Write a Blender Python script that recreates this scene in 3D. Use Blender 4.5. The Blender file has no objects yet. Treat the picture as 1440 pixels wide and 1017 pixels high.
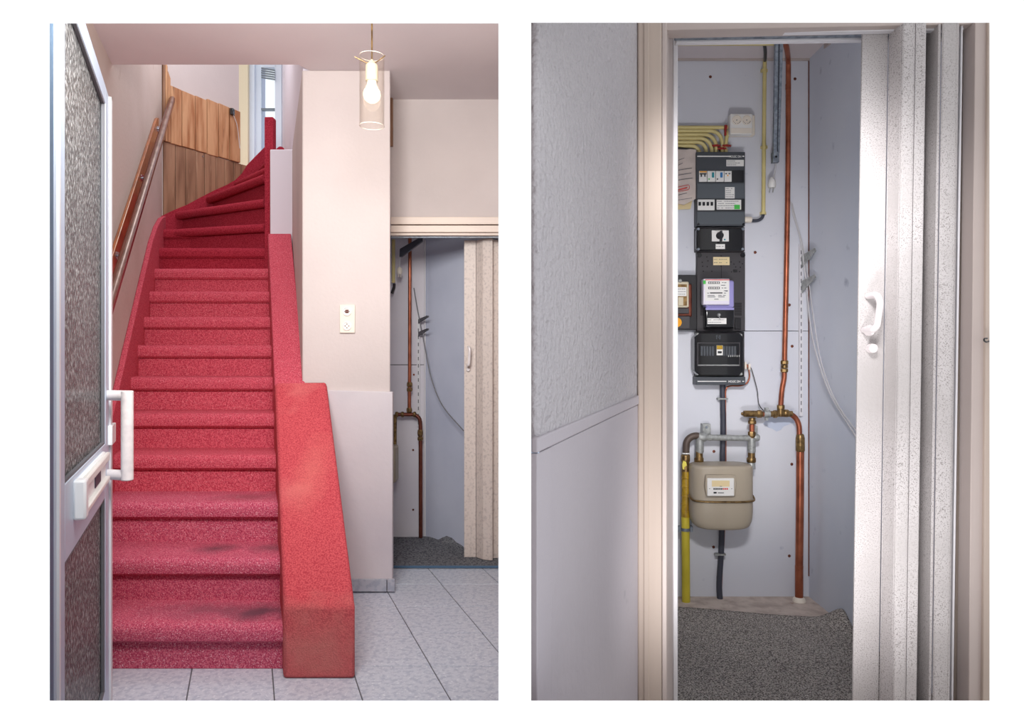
import bpy, bmesh, math, random
from mathutils import Vector, Matrix
random.seed(7)
S = bpy.context.scene
COL = S.collection
F = 1000.0; HZ = 502.0; H = 1.16          # focal length in px, horizon row, eye height

def P(x, y, Y):
    return Vector(((x - 720) / F * Y, Y, H - (y - HZ) / F * Y))

# ------------------------------------------------------------------ camera, sky, lights
cd = bpy.data.cameras.new('camera'); cam = bpy.data.objects.new('camera', cd); COL.objects.link(cam)
cam.location = (0, 0, H); cam.rotation_euler = (math.pi / 2, 0, 0)
cd.sensor_width = 36; cd.lens = F / 1440 * 36; cd.shift_y = -6.5 / 1440
cd.clip_start = 0.02; cd.clip_end = 200
S.camera = cam
w = bpy.data.worlds.new('world'); S.world = w; w.use_nodes = True
w.node_tree.nodes['Background'].inputs[0].default_value = (0.97, 0.985, 1.0, 1)
w.node_tree.nodes['Background'].inputs[1].default_value = 1.25
S.view_settings.view_transform = 'Standard'; S.view_settings.look = 'None'
S.view_settings.gamma = 1; S.view_settings.exposure = 0; S.view_settings.use_curve_mapping = False

def area(name, loc, target, sx, sy, power, col=(1, 1, 1), spread=180):
    l = bpy.data.lights.new(name, 'AREA'); l.shape = 'RECTANGLE'; l.size = sx; l.size_y = sy
    l.energy = power; l.color = col; l.spread = math.radians(spread)
    o = bpy.data.objects.new(name, l); COL.objects.link(o); o.location = loc
    o.rotation_euler = (Vector(target) - Vector(loc)).to_track_quat('-Z', 'Y').to_euler()
    return o
area('hall_daylight', (-0.50, 1.35, 2.1), (-1.4, 4.4, 1.4), 0.8, 0.5, 36, (0.99, 0.98, 0.95), 140)
area('stair_fill', (-1.9, 4.9, 4.0), (-1.9, 4.7, 1.5), 0.9, 0.9, 15, (0.95, 0.98, 1.0))  # fill lamp added above the stairs to even out the light falloff
area('closet_daylight', (0.52, 1.17, 1.84), (1.12, 3.3, 0.95), 0.3, 0.16, 3.2, (1.0, 0.98, 0.985), 58)
area('closet_low_fill', (0.55, 1.2, 0.34), (1.15, 3.4, 1.7), 0.4, 0.3, 3.3, (1.0, 0.98, 0.985), 75)  # unseen low fill lamp, added to brighten the cupboard evenly

# ------------------------------------------------------------------ materials
def nt(name):
    m = bpy.data.materials.new(name); m.use_nodes = True
    return m, m.node_tree, m.node_tree.nodes['Principled BSDF']

def lin(c):
    return tuple(((v / 255) / 12.92 if v <= 10 else (((v / 255) + 0.055) / 1.055) ** 2.4) for v in c)

def mk(name, rgb, rough=0.6, metal=0.0, n=None, n2=None, bump=None, spec=0.5, stretch=None, coat=0):
    """rgb srgb 0..255; n=(scale, rgb2, lo, hi[, detail]) colour noise; bump=(scale, dist[, detail])"""
    m, t, b = nt(name)
    b.inputs['Roughness'].default_value = rough; b.inputs['Metallic'].default_value = metal
    b.inputs['Specular IOR Level'].default_value = spec
    b.inputs['Coat Weight'].default_value = coat
    c = lin(rgb); b.inputs['Base Color'].default_value = (*c, 1)
    g = t.nodes.new('ShaderNodeNewGeometry'); src = g.outputs['Position']
    if stretch:
        mp = t.nodes.new('ShaderNodeMapping'); mp.inputs['Scale'].default_value = stretch
        t.links.new(src, mp.inputs[0]); src = mp.outputs[0]
    last = None
    for q in (n, n2):
        if not q: continue
        no = t.nodes.new('ShaderNodeTexNoise'); no.inputs['Scale'].default_value = q[0]
        no.inputs['Detail'].default_value = q[4] if len(q) > 4 else 4
        t.links.new(src, no.inputs['Vector'])
        mr = t.nodes.new('ShaderNodeMapRange'); mr.inputs[1].default_value = q[2]; mr.inputs[2].default_value = q[3]
        t.links.new(no.outputs[0], mr.inputs[0])
        mx = t.nodes.new('ShaderNodeMix'); mx.data_type = 'RGBA'
        t.links.new(mr.outputs[0], mx.inputs[0])
        if last: t.links.new(last, mx.inputs[6])
        else: mx.inputs[6].default_value = (*c, 1)
        mx.inputs[7].default_value = (*lin(q[1]), 1)
        last = mx.outputs[2]
    if last: t.links.new(last, b.inputs['Base Color'])
    if bump:
        no = t.nodes.new('ShaderNodeTexNoise'); no.inputs['Scale'].default_value = bump[0]
        no.inputs['Detail'].default_value = bump[2] if len(bump) > 2 else 3
        t.links.new(src, no.inputs['Vector'])
        bp = t.nodes.new('ShaderNodeBump'); bp.inputs['Strength'].default_value = 1; bp.inputs['Distance'].default_value = bump[1]
        t.links.new(no.outputs[0], bp.inputs['Height']); t.links.new(bp.outputs[0], b.inputs['Normal'])
    return m

M = {}
M['page'] = mk('page_white', (252, 252, 252), 0.9, spec=0.0)
M['plaster'] = mk('cream_plaster', (208, 197, 194), 0.85, n=(1.3, (196, 185, 183), 0.35, 0.7), bump=(60, 0.0012), spec=0.2)
M['plaster_stair'] = mk('stair_wall_plaster', (208, 194, 186), 0.85, n=(1.6, (196, 180, 170), 0.4, 0.72), n2=(7, (176, 154, 140), 0.66, 0.85), bump=(45, 0.0015), spec=0.2)
M['ceiling'] = mk('ceiling_paint', (222, 212, 212), 0.9, n=(1.2, (210, 200, 202), 0.35, 0.7), spec=0.2)
M['lilac'] = mk('cool_white_paint', (222, 216, 226), 0.7, spec=0.3)
M['trimcream'] = mk('cream_gloss_paint', (226, 208, 194), 0.45, n=(3, (216, 199, 188), 0.4, 0.7))
M['column_low'] = mk('panel_paint', (206, 198, 202), 0.7, n=(2, (192, 186, 194), 0.4, 0.75), bump=(30, 0.001))
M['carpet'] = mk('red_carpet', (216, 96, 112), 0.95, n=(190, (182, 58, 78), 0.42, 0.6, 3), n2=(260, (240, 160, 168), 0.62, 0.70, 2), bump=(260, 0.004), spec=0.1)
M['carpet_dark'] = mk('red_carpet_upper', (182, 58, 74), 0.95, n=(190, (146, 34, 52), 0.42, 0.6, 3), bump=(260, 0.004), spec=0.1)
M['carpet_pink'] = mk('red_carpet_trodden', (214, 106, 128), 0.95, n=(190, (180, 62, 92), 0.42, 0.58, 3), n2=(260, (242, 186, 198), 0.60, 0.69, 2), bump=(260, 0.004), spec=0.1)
M['carpet_ramp'] = mk('red_carpet_cap', (210, 92, 98), 0.95, n=(190, (180, 62, 74), 0.42, 0.6, 3), n2=(3.2, (216, 120, 118), 0.58, 0.8, 4), bump=(260, 0.004), spec=0.1)
def wear(m, cx, cy, cz, r, col, amt, top=True):
    """a soiled, flattened patch of pile with a place of its own on the carpet"""
    t = m.node_tree; b = t.nodes['Principled BSDF']
    old = b.inputs['Base Color'].links[0].from_socket
    g = t.nodes.new('ShaderNodeNewGeometry')
    mp = t.nodes.new('ShaderNodeMapping'); mp.vector_type = 'POINT'
    mp.inputs['Location'].default_value = (-cx / r[0], -cy / r[1], -cz / r[2]); mp.inputs['Scale'].default_value = (1 / r[0], 1 / r[1], 1 / r[2])
    t.links.new(g.outputs['Position'], mp.inputs[0])
    ln = t.nodes.new('ShaderNodeVectorMath'); ln.operation = 'LENGTH'; t.links.new(mp.outputs[0], ln.inputs[0])
    no = t.nodes.new('ShaderNodeTexNoise'); no.inputs['Scale'].default_value = 14; no.inputs['Detail'].default_value = 5
    t.links.new(g.outputs['Position'], no.inputs['Vector'])
    ad = t.nodes.new('ShaderNodeMath'); ad.operation = 'ADD'; t.links.new(ln.outputs['Value'], ad.inputs[0]); t.links.new(no.outputs[0], ad.inputs[1])
    mr = t.nodes.new('ShaderNodeMapRange'); mr.inputs[1].default_value = 0.55; mr.inputs[2].default_value = 1.5; mr.inputs[3].default_value = amt; mr.inputs[4].default_value = 0
    t.links.new(ad.outputs[0], mr.inputs[0])
    mx = t.nodes.new('ShaderNodeMix'); mx.data_type = 'RGBA'; t.links.new(mr.outputs[0], mx.inputs[0]); t.links.new(old, mx.inputs[6]); mx.inputs[7].default_value = (*lin(col), 1)
    t.links.new(mx.outputs[2], b.inputs['Base Color'])
wear(M['carpet_pink'], -0.98, 2.74, 0.175, (0.17, 0.13, 0.1), (92, 62, 74), 0.9)
wear(M['carpet_pink'], -1.2, 2.76, 0.175, (0.26, 0.12, 0.1), (140, 80, 96), 0.7)
wear(M['carpet_pink'], -1.25, 3.0, 0.35, (0.12, 0.1, 0.07), (104, 66, 76), 0.8)
wear(M['carpet_pink'], -1.02, 3.0, 0.35, (0.12, 0.08, 0.07), (120, 74, 84), 0.7)
wear(M['carpet_pink'], -1.2, 3.22, 0.52, (0.2, 0.1, 0.07), (140, 70, 80), 0.6)
wear(M['carpet_ramp'], -0.70, 2.56, 0.1, (0.30, 0.2, 0.22), (196, 120, 114), 0.75)
wear(M['carpet_ramp'], -0.86, 3.05, 0.66, (0.1, 0.3, 0.25), (222, 126, 118), 0.4)
M['tile'] = mk('grey_floor_tile', (206, 210, 222), 0.4, n=(46, (184, 190, 206), 0.46, 0.6, 6), n2=(90, (226, 230, 238), 0.58, 0.66, 4), bump=(60, 0.0006))
M['grout'] = mk('grey_grout', (104, 102, 108), 0.9)
M['skirt'] = mk('grey_skirting_tile', (176, 178, 188), 0.4, n=(46, (158, 162, 176), 0.46, 0.6, 6))
M['doorwhite'] = mk('door_aluminium', (192, 206, 224), 0.4, n=(2, (180, 194, 216), 0.4, 0.7))
M['doorblue'] = mk('door_weather_strip', (78, 108, 136), 0.5)
M['white_plastic'] = mk('white_plastic', (232, 230, 226), 0.35)
M['bright_white'] = mk('bright_white_plastic', (244, 246, 248), 0.35)
M['ivory'] = mk('ivory_plastic', (232, 222, 208), 0.4)
M['handlewhite'] = mk('handle_lacquer', (234, 226, 226), 0.3, n=(30, (216, 208, 210), 0.45, 0.7))
M['dark'] = mk('dark_gap', (24, 22, 26), 0.8)
M['purple_dark'] = mk('dark_slot', (62, 46, 66), 0.6)
M['plank'] = mk('light_pine_plank', (200, 152, 112), 0.6, n=(6, (158, 100, 60), 0.42, 0.66, 6), n2=(11, (84, 56, 40), 0.66, 0.8, 6), stretch=(3.0, 3.0, 0.35), bump=(14, 0.002))
M['plank_dark'] = mk('brown_pine_plank', (158, 120, 94), 0.65, n=(6, (124, 88, 66), 0.42, 0.66, 6), n2=(9, (184, 148, 120), 0.62, 0.75, 6), stretch=(3.0, 3.0, 0.3), bump=(14, 0.0015))
M['railwood'] = mk('varnished_wood', (170, 98, 52), 0.3, n=(5, (134, 68, 34), 0.4, 0.7, 5), stretch=(6, 1, 1.5), coat=0.3)
M['raildark'] = mk('dark_varnished_wood', (104, 52, 40), 0.3, n=(9, (84, 38, 30), 0.4, 0.7), coat=0.2)
M['railsheen'] = mk('grey_rail_sheen', (150, 122, 112), 0.35, metal=0.3, n=(12, (112, 84, 76), 0.4, 0.7))  # grey shine along the handrail, put into a colour
M['chrome'] = mk('chrome', (200, 200, 205), 0.2, metal=1)
M['steel'] = mk('galvanised_steel', (150, 158, 168), 0.45, metal=0.7, n=(60, (120, 128, 138), 0.4, 0.65))
M['galv'] = mk('zinc_casting', (176, 178, 176), 0.5, metal=0.45, n=(70, (148, 150, 148), 0.4, 0.65))
M['copper'] = mk('copper_pipe', (180, 106, 78), 0.36, metal=0.7, n=(14, (142, 78, 56), 0.4, 0.7), n2=(50, (112, 58, 44), 0.66, 0.8))
M['copperdark'] = mk('dull_copper_pipe', (122, 66, 50), 0.4, metal=0.6, n=(14, (92, 48, 38), 0.4, 0.7))
M['brass'] = mk('brass_fitting', (150, 122, 78), 0.38, metal=0.75, n=(60, (104, 80, 52), 0.4, 0.65))
M['brown_pipe'] = mk('brown_painted_pipe', (92, 78, 70), 0.5, metal=0.3)
M['conduit'] = mk('cream_conduit', (220, 204, 142), 0.5, n=(6, (204, 188, 126), 0.4, 0.7))
M['yellow'] = mk('yellow_gas_pipe', (214, 196, 62), 0.45, n=(6, (196, 178, 48), 0.4, 0.7))
M['tape'] = mk('ochre_tape', (186, 150, 34), 0.4, n=(30, (150, 116, 24), 0.4, 0.65), bump=(60, 0.002))
M['tag_yellow'] = mk('yellow_tag', (240, 224, 96), 0.5)
M['redclamp'] = mk('red_clamp', (150, 32, 26), 0.5)
M['box_grey'] = mk('anthracite_plastic', (66, 70, 76), 0.5)
M['box_grey2'] = mk('slate_plastic', (84, 90, 96), 0.5)
M['black'] = mk('black_plastic', (32, 31, 34), 0.35)
M['blackgloss'] = mk('glossy_black_bakelite', (20, 20, 23), 0.18, coat=0.4)
M['plate'] = mk('grey_black_board', (60, 57, 60), 0.55)
M['label'] = mk('white_label', (232, 230, 226), 0.6)
M['label_old'] = mk('yellowed_label', (226, 206, 160), 0.6)
M['ink'] = mk('grey_ink', (100, 100, 106), 0.7)
M['inkblack'] = mk('black_ink', (30, 30, 34), 0.6)
M['inkred'] = mk('red_ink', (214, 60, 52), 0.6)
M['green'] = mk('green_print', (70, 190, 76), 0.5)
M['teal'] = mk('teal_button', (30, 140, 150), 0.4)
M['blue'] = mk('blue_button', (52, 118, 176), 0.4)
M['lilac_plastic'] = mk('lilac_meter_housing', (156, 150, 206), 0.35)
M['meter_face'] = mk('meter_face', (228, 222, 234), 0.4)
M['beige_meter'] = mk('beige_bakelite', (206, 196, 172), 0.45)
M['orange'] = mk('orange_lamp', (244, 168, 40), 0.4)
M['gas'] = mk('taupe_enamel', (172, 160, 142), 0.42, n=(5, (160, 148, 130), 0.4, 0.7), stretch=(1, 1, 0.4))
M['cable'] = mk('dark_cable', (60, 62, 74), 0.5)
M['cablegrey'] = mk('grey_cable', (120, 120, 124), 0.5)
M['cablewhite'] = mk('pale_cable', (196, 194, 196), 0.5)
M['paper'] = mk('paper', (212, 198, 190), 0.8, n=(20, (198, 184, 178), 0.4, 0.7))
M['closet'] = mk('closet_board', (216, 217, 224), 0.75, n=(1.6, (206, 208, 218), 0.35, 0.7), n2=(18, (178, 182, 198), 0.68, 0.8), spec=0.3)
M['closet_side'] = mk('closet_side_board', (222, 226, 235), 0.75, n=(1.6, (210, 216, 229), 0.35, 0.7), n2=(9, (160, 166, 182), 0.66, 0.8, 9), spec=0.3)
M['closet_hall'] = mk('closet_board_hall', (228, 224, 230), 0.75, n=(1.6, (216, 212, 222), 0.35, 0.7), spec=0.3)
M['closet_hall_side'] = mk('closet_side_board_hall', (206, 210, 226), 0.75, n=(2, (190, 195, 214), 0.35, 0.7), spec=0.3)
M['patch'] = mk('bare_filler', (190, 198, 216), 0.8)
M['concrete'] = mk('screed', (206, 192, 182), 0.9, n=(14, (176, 160, 150), 0.42, 0.66, 6), n2=(30, (150, 120, 104), 0.68, 0.8), bump=(50, 0.003))
M['greycarpet'] = mk('grey_speckled_carpet', (196, 188, 180), 1.0, n=(170, (112, 105, 102), 0.44, 0.56, 2), n2=(210, (232, 226, 220), 0.56, 0.64, 2), bump=(150, 0.01), spec=0.05)
M['darkmat'] = mk('dark_grey_mat', (134, 134, 138), 1.0, n=(110, (84, 86, 92), 0.44, 0.6, 2), bump=(150, 0.006), spec=0.05)
M['texwall'] = mk('embossed_wallpaper', (182, 178, 182), 0.6, n=(1.4, (170, 166, 172), 0.35, 0.7), bump=(75, 0.010, 2), spec=0.3)
M['lowpanel'] = mk('lower_panel_paint', (180, 174, 180), 0.65, n=(1.4, (170, 164, 172), 0.35, 0.7), n2=(9, (120, 118, 130), 0.66, 0.85, 9), bump=(45, 0.0015))
M['casing'] = mk('beige_gloss_casing', (192, 176, 164), 0.7, n=(2, (182, 166, 155), 0.35, 0.7), stretch=(8, 8, 0.5))
M['jamb'] = mk('greige_jamb', (190, 177, 172), 0.5, n=(2, (186, 172, 166), 0.35, 0.7), stretch=(4, 4, 0.5))
M['track'] = mk('white_track', (220, 218, 222), 0.4)
M['fold'] = mk('speckled_vinyl', (194, 189, 189), 0.5, n=(330, (138, 132, 130), 0.52, 0.64, 6), n2=(5, (178, 173, 172), 0.45, 0.7, 6), bump=(120, 0.0012))
M['fold_hall'] = mk('vinyl_leaf', (220, 206, 198), 0.5, n=(70, (196, 182, 176), 0.5, 0.68, 6), bump=(120, 0.001))
M['blind'] = mk('grey_blind', (118, 128, 136), 0.4, metal=0.3)
M['winframe'] = mk('window_paint', (218, 228, 240), 0.4)
M['postcream'] = mk('cream_post', (226, 212, 182), 0.5)
M['brassedge'] = mk('aluminium_strip', (170, 176, 186), 0.35, metal=0.8)

def bulbmat():
    m, t, b = nt('lit_bulb'); b.inputs['Base Color'].default_value = (1, .9, .75, 1)
    b.inputs['Emission Color'].default_value = (1, 0.86, 0.62, 1); b.inputs['Emission Strength'].default_value = 1.8
    return m
M['bulb'] = bulbmat()
def clear(name, tint, gl=0.10, rough=0.03):
    m, t, b = nt(name)
    tr = t.nodes.new('ShaderNodeBsdfTransparent'); tr.inputs[0].default_value = (*tint, 1)
    gs = t.nodes.new('ShaderNodeBsdfGlossy'); gs.inputs['Roughness'].default_value = rough
    lw = t.nodes.new('ShaderNodeLayerWeight'); lw.inputs[0].default_value = 0.35
    mr = t.nodes.new('ShaderNodeMapRange'); mr.inputs[3].default_value = gl * 0.4; mr.inputs[4].default_value = min(1, gl * 6)
    mx = t.nodes.new('ShaderNodeMixShader'); t.links.new(lw.outputs['Facing'], mr.inputs[0]); t.links.new(mr.outputs[0], mx.inputs[0])
    t.links.new(tr.outputs[0], mx.inputs[1]); t.links.new(gs.outputs[0], mx.inputs[2])
    t.links.new(mx.outputs[0], t.nodes['Material Output'].inputs[0])
    return m
M['glass'] = clear('clear_lamp_glass', (1.0, 0.99, 0.97), 0.05)
M['pane'] = clear('window_glass', (0.95, 0.98, 1.0), 0.06)
def obscure(name, tint, dif, mixd, sc):
    """figured privacy glass: rippled surface, bright glints painted into the body colour"""
    m, t, b = nt(name)
    b.inputs['Base Color'].default_value = (*tint, 1); b.inputs['Roughness'].default_value = 0.16
    b.inputs['Transmission Weight'].default_value = 1; b.inputs['IOR'].default_value = 1.3
    g = t.nodes.new('ShaderNodeNewGeometry'); mp = t.nodes.new('ShaderNodeMapping'); mp.inputs['Scale'].default_value = (1, 0.8, 0.5)
    t.links.new(g.outputs['Position'], mp.inputs[0])
    no = t.nodes.new('ShaderNodeTexNoise'); no.inputs['Scale'].default_value = sc; no.inputs['Detail'].default_value = 3
    t.links.new(mp.outputs[0], no.inputs['Vector'])
    bp = t.nodes.new('ShaderNodeBump'); bp.inputs['Strength'].default_value = 1; bp.inputs['Distance'].default_value = 0.012
    t.links.new(no.outputs[0], bp.inputs['Height']); t.links.new(bp.outputs[0], b.inputs['Normal'])
    df = t.nodes.new('ShaderNodeBsdfDiffuse'); df.inputs[0].default_value = (*dif, 1)
    n3 = t.nodes.new('ShaderNodeTexNoise'); n3.inputs['Scale'].default_value = sc*1.6; n3.inputs['Detail'].default_value = 4; t.links.new(mp.outputs[0], n3.inputs['Vector'])
    rp = t.nodes.new('ShaderNodeMapRange'); rp.inputs[1].default_value = .48; rp.inputs[2].default_value = .66; rp.inputs[3].default_value = .12; rp.inputs[4].default_value = .85; t.links.new(n3.outputs[0], rp.inputs[0])  # noise paints the sparkle of the glass into its diffuse colour
    mc = t.nodes.new('ShaderNodeCombineColor'); [t.links.new(rp.outputs[0], mc.inputs[q]) for q in range(3)]
    t.links.new(mc.outputs[0], df.inputs[0]); t.links.new(bp.outputs[0], df.inputs['Normal'])
    mx = t.nodes.new('ShaderNodeMixShader'); mx.inputs[0].default_value = mixd
    t.links.new(b.outputs[0], mx.inputs[1]); t.links.new(df.outputs[0], mx.inputs[2])
    t.links.new(mx.outputs[0], t.nodes['Material Output'].inputs[0])
    return m
M['obscure'] = obscure('figured_glass', (0.72, 0.76, 0.78), (0.2, 0.22, 0.23), 0.42, 95)

# ------------------------------------------------------------------ mesh helpers
class MB:
    def __init__(s): s.v = []; s.f = []
    def add(s, vs, fs):
        o = len(s.v); s.v += [Vector(q) for q in vs]; s.f += [[i + o for i in f] for f in fs]; return s
    def box(s, x0, x1, y0, y1, z0, z1):
        return s.add([(x0,y0,z0),(x1,y0,z0),(x1,y1,z0),(x0,y1,z0),(x0,y0,z1),(x1,y0,z1),(x1,y1,z1),(x0,y1,z1)],
                     [(0,3,2,1),(4,5,6,7),(0,1,5,4),(1,2,6,5),(2,3,7,6),(3,0,4,7)])
    def px(s, x0, x1, y0, y1, Y, d):      # image rows / columns of the front face, at distance Y, d deep
        a = P(x0, y1, Y); b = P(x1, y0, Y)
        return s.box(a.x, b.x, Y, Y + d, a.z, b.z)
    def poly(s, pts, vec):                 # polygon extruded by a vector
        n = len(pts); vec = Vector(vec); pts = [Vector(p) for p in pts]
        return s.add(pts + [p + vec for p in pts], [list(range(n))[::-1], list(range(n, 2*n))] + [(i, (i+1) % n, (i+1) % n + n, i + n) for i in range(n)])
    def plan(s, pts, z0, z1):              # plan polygon, from z0 to z1
        return s.poly([(x, y, z0) for x, y in pts], (0, 0, z1 - z0))
    def loft(s, rings, cap=True):
        n = len(rings[0]); vs = [p for r in rings for p in r]; fs = []
        for k in range(len(rings) - 1):
            for i in range(n):
                fs.append((k*n+i, k*n+(i+1)%n, (k+1)*n+(i+1)%n, (k+1)*n+i))
        if cap: fs += [list(range(n))[::-1], [(len(rings)-1)*n+i for i in range(n)]]
        return s.add(vs, fs)
    def tube(s, pts, r, n=12, cap=True):
        pts = [Vector(p) for p in pts]; rings = []
        t0 = (pts[1] - pts[0]).normalized()
        u = t0.orthogonal().normalized()
        for i, p in enumerate(pts):
            a = pts[max(i-1, 0)]; b = pts[min(i+1, len(pts)-1)]
            t = (b - a).normalized()
            u = (u - t * u.dot(t)).normalized(); v = t.cross(u)
            rr = r[i] if isinstance(r, (list, tuple)) else r
            rings.append([p + u * math.cos(2*math.pi*k/n) * rr + v * math.sin(2*math.pi*k/n) * rr for k in range(n)])
        return s.loft(rings, cap)
    def lathe(s, prof, c, ax='z', n=20, cap=True):   # prof [(radius, along)]
        c = Vector(c); rings = []
        for r, h in prof:
            ring = []
            for k in range(n):
                a = 2*math.pi*k/n; x, y = math.cos(a)*r, math.sin(a)*r
                ring.append(c + (Vector((x, y, h)) if ax == 'z' else Vector((x, h, y)) if ax == 'y' else Vector((h, x, y))))
            rings.append(ring)
        return s.loft(rings, cap)
    def build(s, name, m, parent=None, bevel=0, smooth=True, seg=2):
        me = bpy.data.meshes.new(name)
        if parent is None:
            xs = [q.x for q in s.v]; ys = [q.y for q in s.v]; zs = [q.z for q in s.v]
            org = Vector(((min(xs)+max(xs))/2, (min(ys)+max(ys))/2, min(zs)))
            loc = org
        else:
            org = wloc(parent) + (Vector((0,0,0)))
            c = sum(s.v, Vector()) / len(s.v); loc = c - org; org = c
        me.from_pydata([q - org for q in s.v], [], s.f); me.materials.append(M[m] if isinstance(m, str) else m)
        bm = bmesh.new(); bm.from_mesh(me); bmesh.ops.recalc_face_normals(bm, faces=bm.faces); bm.to_mesh(me); bm.free()
        if smooth:
            me.shade_smooth(); me.set_sharp_from_angle(angle=math.radians(38))
        o = bpy.data.objects.new(name, me); COL.objects.link(o); o.location = loc
        if parent is not None: o.parent = parent
        if bevel:
            bv = o.modifiers.new('bevel', 'BEVEL'); bv.width = bevel; bv.segments = seg; bv.limit_method = 'ANGLE'; bv.angle_limit = math.radians(35)
        return o

def wloc(o):
    l = Vector(o.location); p = o.parent
    while p: l += Vector(p.location); p = p.parent
    return l
def tag(o, label, cat, group=None):
    o['label'] = label; o['category'] = cat
    if group: o['group'] = group
    return o
def struct(o, label=None):
    o['kind'] = 'structure'
    if label: o['label'] = label
    return o
def thing(name, loc, label, cat, group=None):
    o = bpy.data.objects.new(name, None); COL.objects.link(o); o.location = loc; o.empty_display_size = 0.05
    return tag(o, label, cat, group)
def base(name, loc, label=None):
    o = bpy.data.objects.new(name, None); COL.objects.link(o); o.location = loc; return struct(o, label)
def arc(c, r, a0, a1, n=8, Y=0, plane='xz'):
    return [(c[0] + r*math.cos(math.radians(a0+(a1-a0)*i/n)), Y, c[1] + r*math.sin(math.radians(a0+(a1-a0)*i/n))) for i in range(n+1)]
def bez(pts, n=8):    # smooth path through points (Catmull-Rom)
    pts = [Vector(p) for p in pts]; out = []
    q = [pts[0]*2 - pts[1]] + pts + [pts[-1]*2 - pts[-2]]
    for i in range(1, len(q)-2):
        for k in range(n):
            t = k/n; a, b, c, d = q[i-1], q[i], q[i+1], q[i+2]
            out.append(0.5*((2*b) + (c-a)*t + (2*a-5*b+4*c-d)*t*t + (-a+3*b-3*c+d)*t**3))
    out.append(pts[-1]); return out
def rnd(pts, rad, n=5):      # polyline with rounded corners
    pts = [Vector(p) for p in pts]; out = [pts[0]]
    for a, b, c in zip(pts, pts[1:], pts[2:]):
        u = (a-b); v = (c-b); r_ = min(rad, u.length*.49, v.length*.49); p = b + u.normalized()*r_; q = b + v.normalized()*r_
        for k in range(n+1):
            t = k/n; out.append(p*(1-t)**2 + b*2*t*(1-t) + q*t*t)
    out.append(pts[-1]); return out
def text(s, x, y, Y, hpx, m, parent, name='lettering', bold=0, sx=1):
    cu = bpy.data.curves.new('t', 'FONT'); cu.body = s; cu.size = hpx / F * Y * 1.4; cu.extrude = 0.0004; cu.offset = bold
    o = bpy.data.objects.new('t', cu); COL.objects.link(o)
    dg = bpy.context.evaluated_depsgraph_get(); me = bpy.data.meshes.new_from_object(o.evaluated_get(dg))
    bpy.data.objects.remove(o)
    me.transform(Matrix.Diagonal((sx, 1, 1, 1))); me.transform(Matrix.Rotation(math.pi/2, 4, 'X'))
    o = bpy.data.objects.new(name, me); COL.objects.link(o); me.materials.clear(); me.materials.append(M[m])
    o.parent = parent; o.location = P(x, y, Y) - wloc(parent)
    return o

# ================================================================== WHITE PAGE MARGIN built as a wall with the two openings
def marginwall():
    mb = MB(); Yf, Yb = 1.06, 1.08
    def rect(L, R, T, B):     # edges at the back face (px), front edges flared
        a = P(L, T, Yb); b = P(R, B, Yb); return a.x, b.x, a.z, b.z
    holes = [rect(70, 701, 33, 985.5), rect(747, 1391.5, 32, 985.5)]
    fl = 0.024
    X0, X1, Z0, Z1 = -3.6, 3.2, 0.0, 4.3
    def side(Y, e, rev):
        xs = [X0]
        hs = [(h[0]-e, h[1]+e, h[2]+e, h[3]-e) for h in holes]
        for h in hs: xs += [h[0], h[1]]
        xs.append(X1)
        # middle strip between openings
        quads = []
        for i in (0, 2, 4): quads.append((xs[i], xs[i+1], Z0, Z1))
        for h in hs: quads.append((h[0], h[1], h[2], Z1)); quads.append((h[0], h[1], Z0, h[3]))
        for x0, x1, z0, z1 in quads:
            mb.add([(x0,Y,z0),(x1,Y,z0),(x1,Y,z1),(x0,Y,z1)], [(0,1,2,3)])
        return hs
    # the inner strip is narrow: flare less there
    e = 0.018
    a = side(Yf, e, 0); b = side(Yb, 0, 1)
    for h, k in zip(a, b):
        for (p, q, r, s_) in (((h[0],Yf,h[3]),(h[1],Yf,h[3]),(k[1],Yb,k[3]),(k[0],Yb,k[3])), ((h[0],Yf,h[2]),(h[1],Yf,h[2]),(k[1],Yb,k[2]),(k[0],Yb,k[2])),
                             ((h[0],Yf,h[3]),(h[0],Yf,h[2]),(k[0],Yb,k[2]),(k[0],Yb,k[3])), ((h[1],Yf,h[3]),(h[1],Yf,h[2]),(k[1],Yb,k[2]),(k[1],Yb,k[3]))):
            mb.add([p, q, r, s_], [(0,1,2,3)])
    return struct(mb.build('page_margin', 'page', smooth=False), 'white page margin built as a wall with two tall rectangular openings side by side')
marginwall()

# ================================================================== LEFT ROOM: hall with the red staircase
K = -0.368                                   # the hall runs back and to the left
def xw(Y): return -0.671 + K*Y               # left wall plane
def xr(Y): return 0.1195 + K*Y               # right edge of the stairs
CEIL = 2.58

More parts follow.
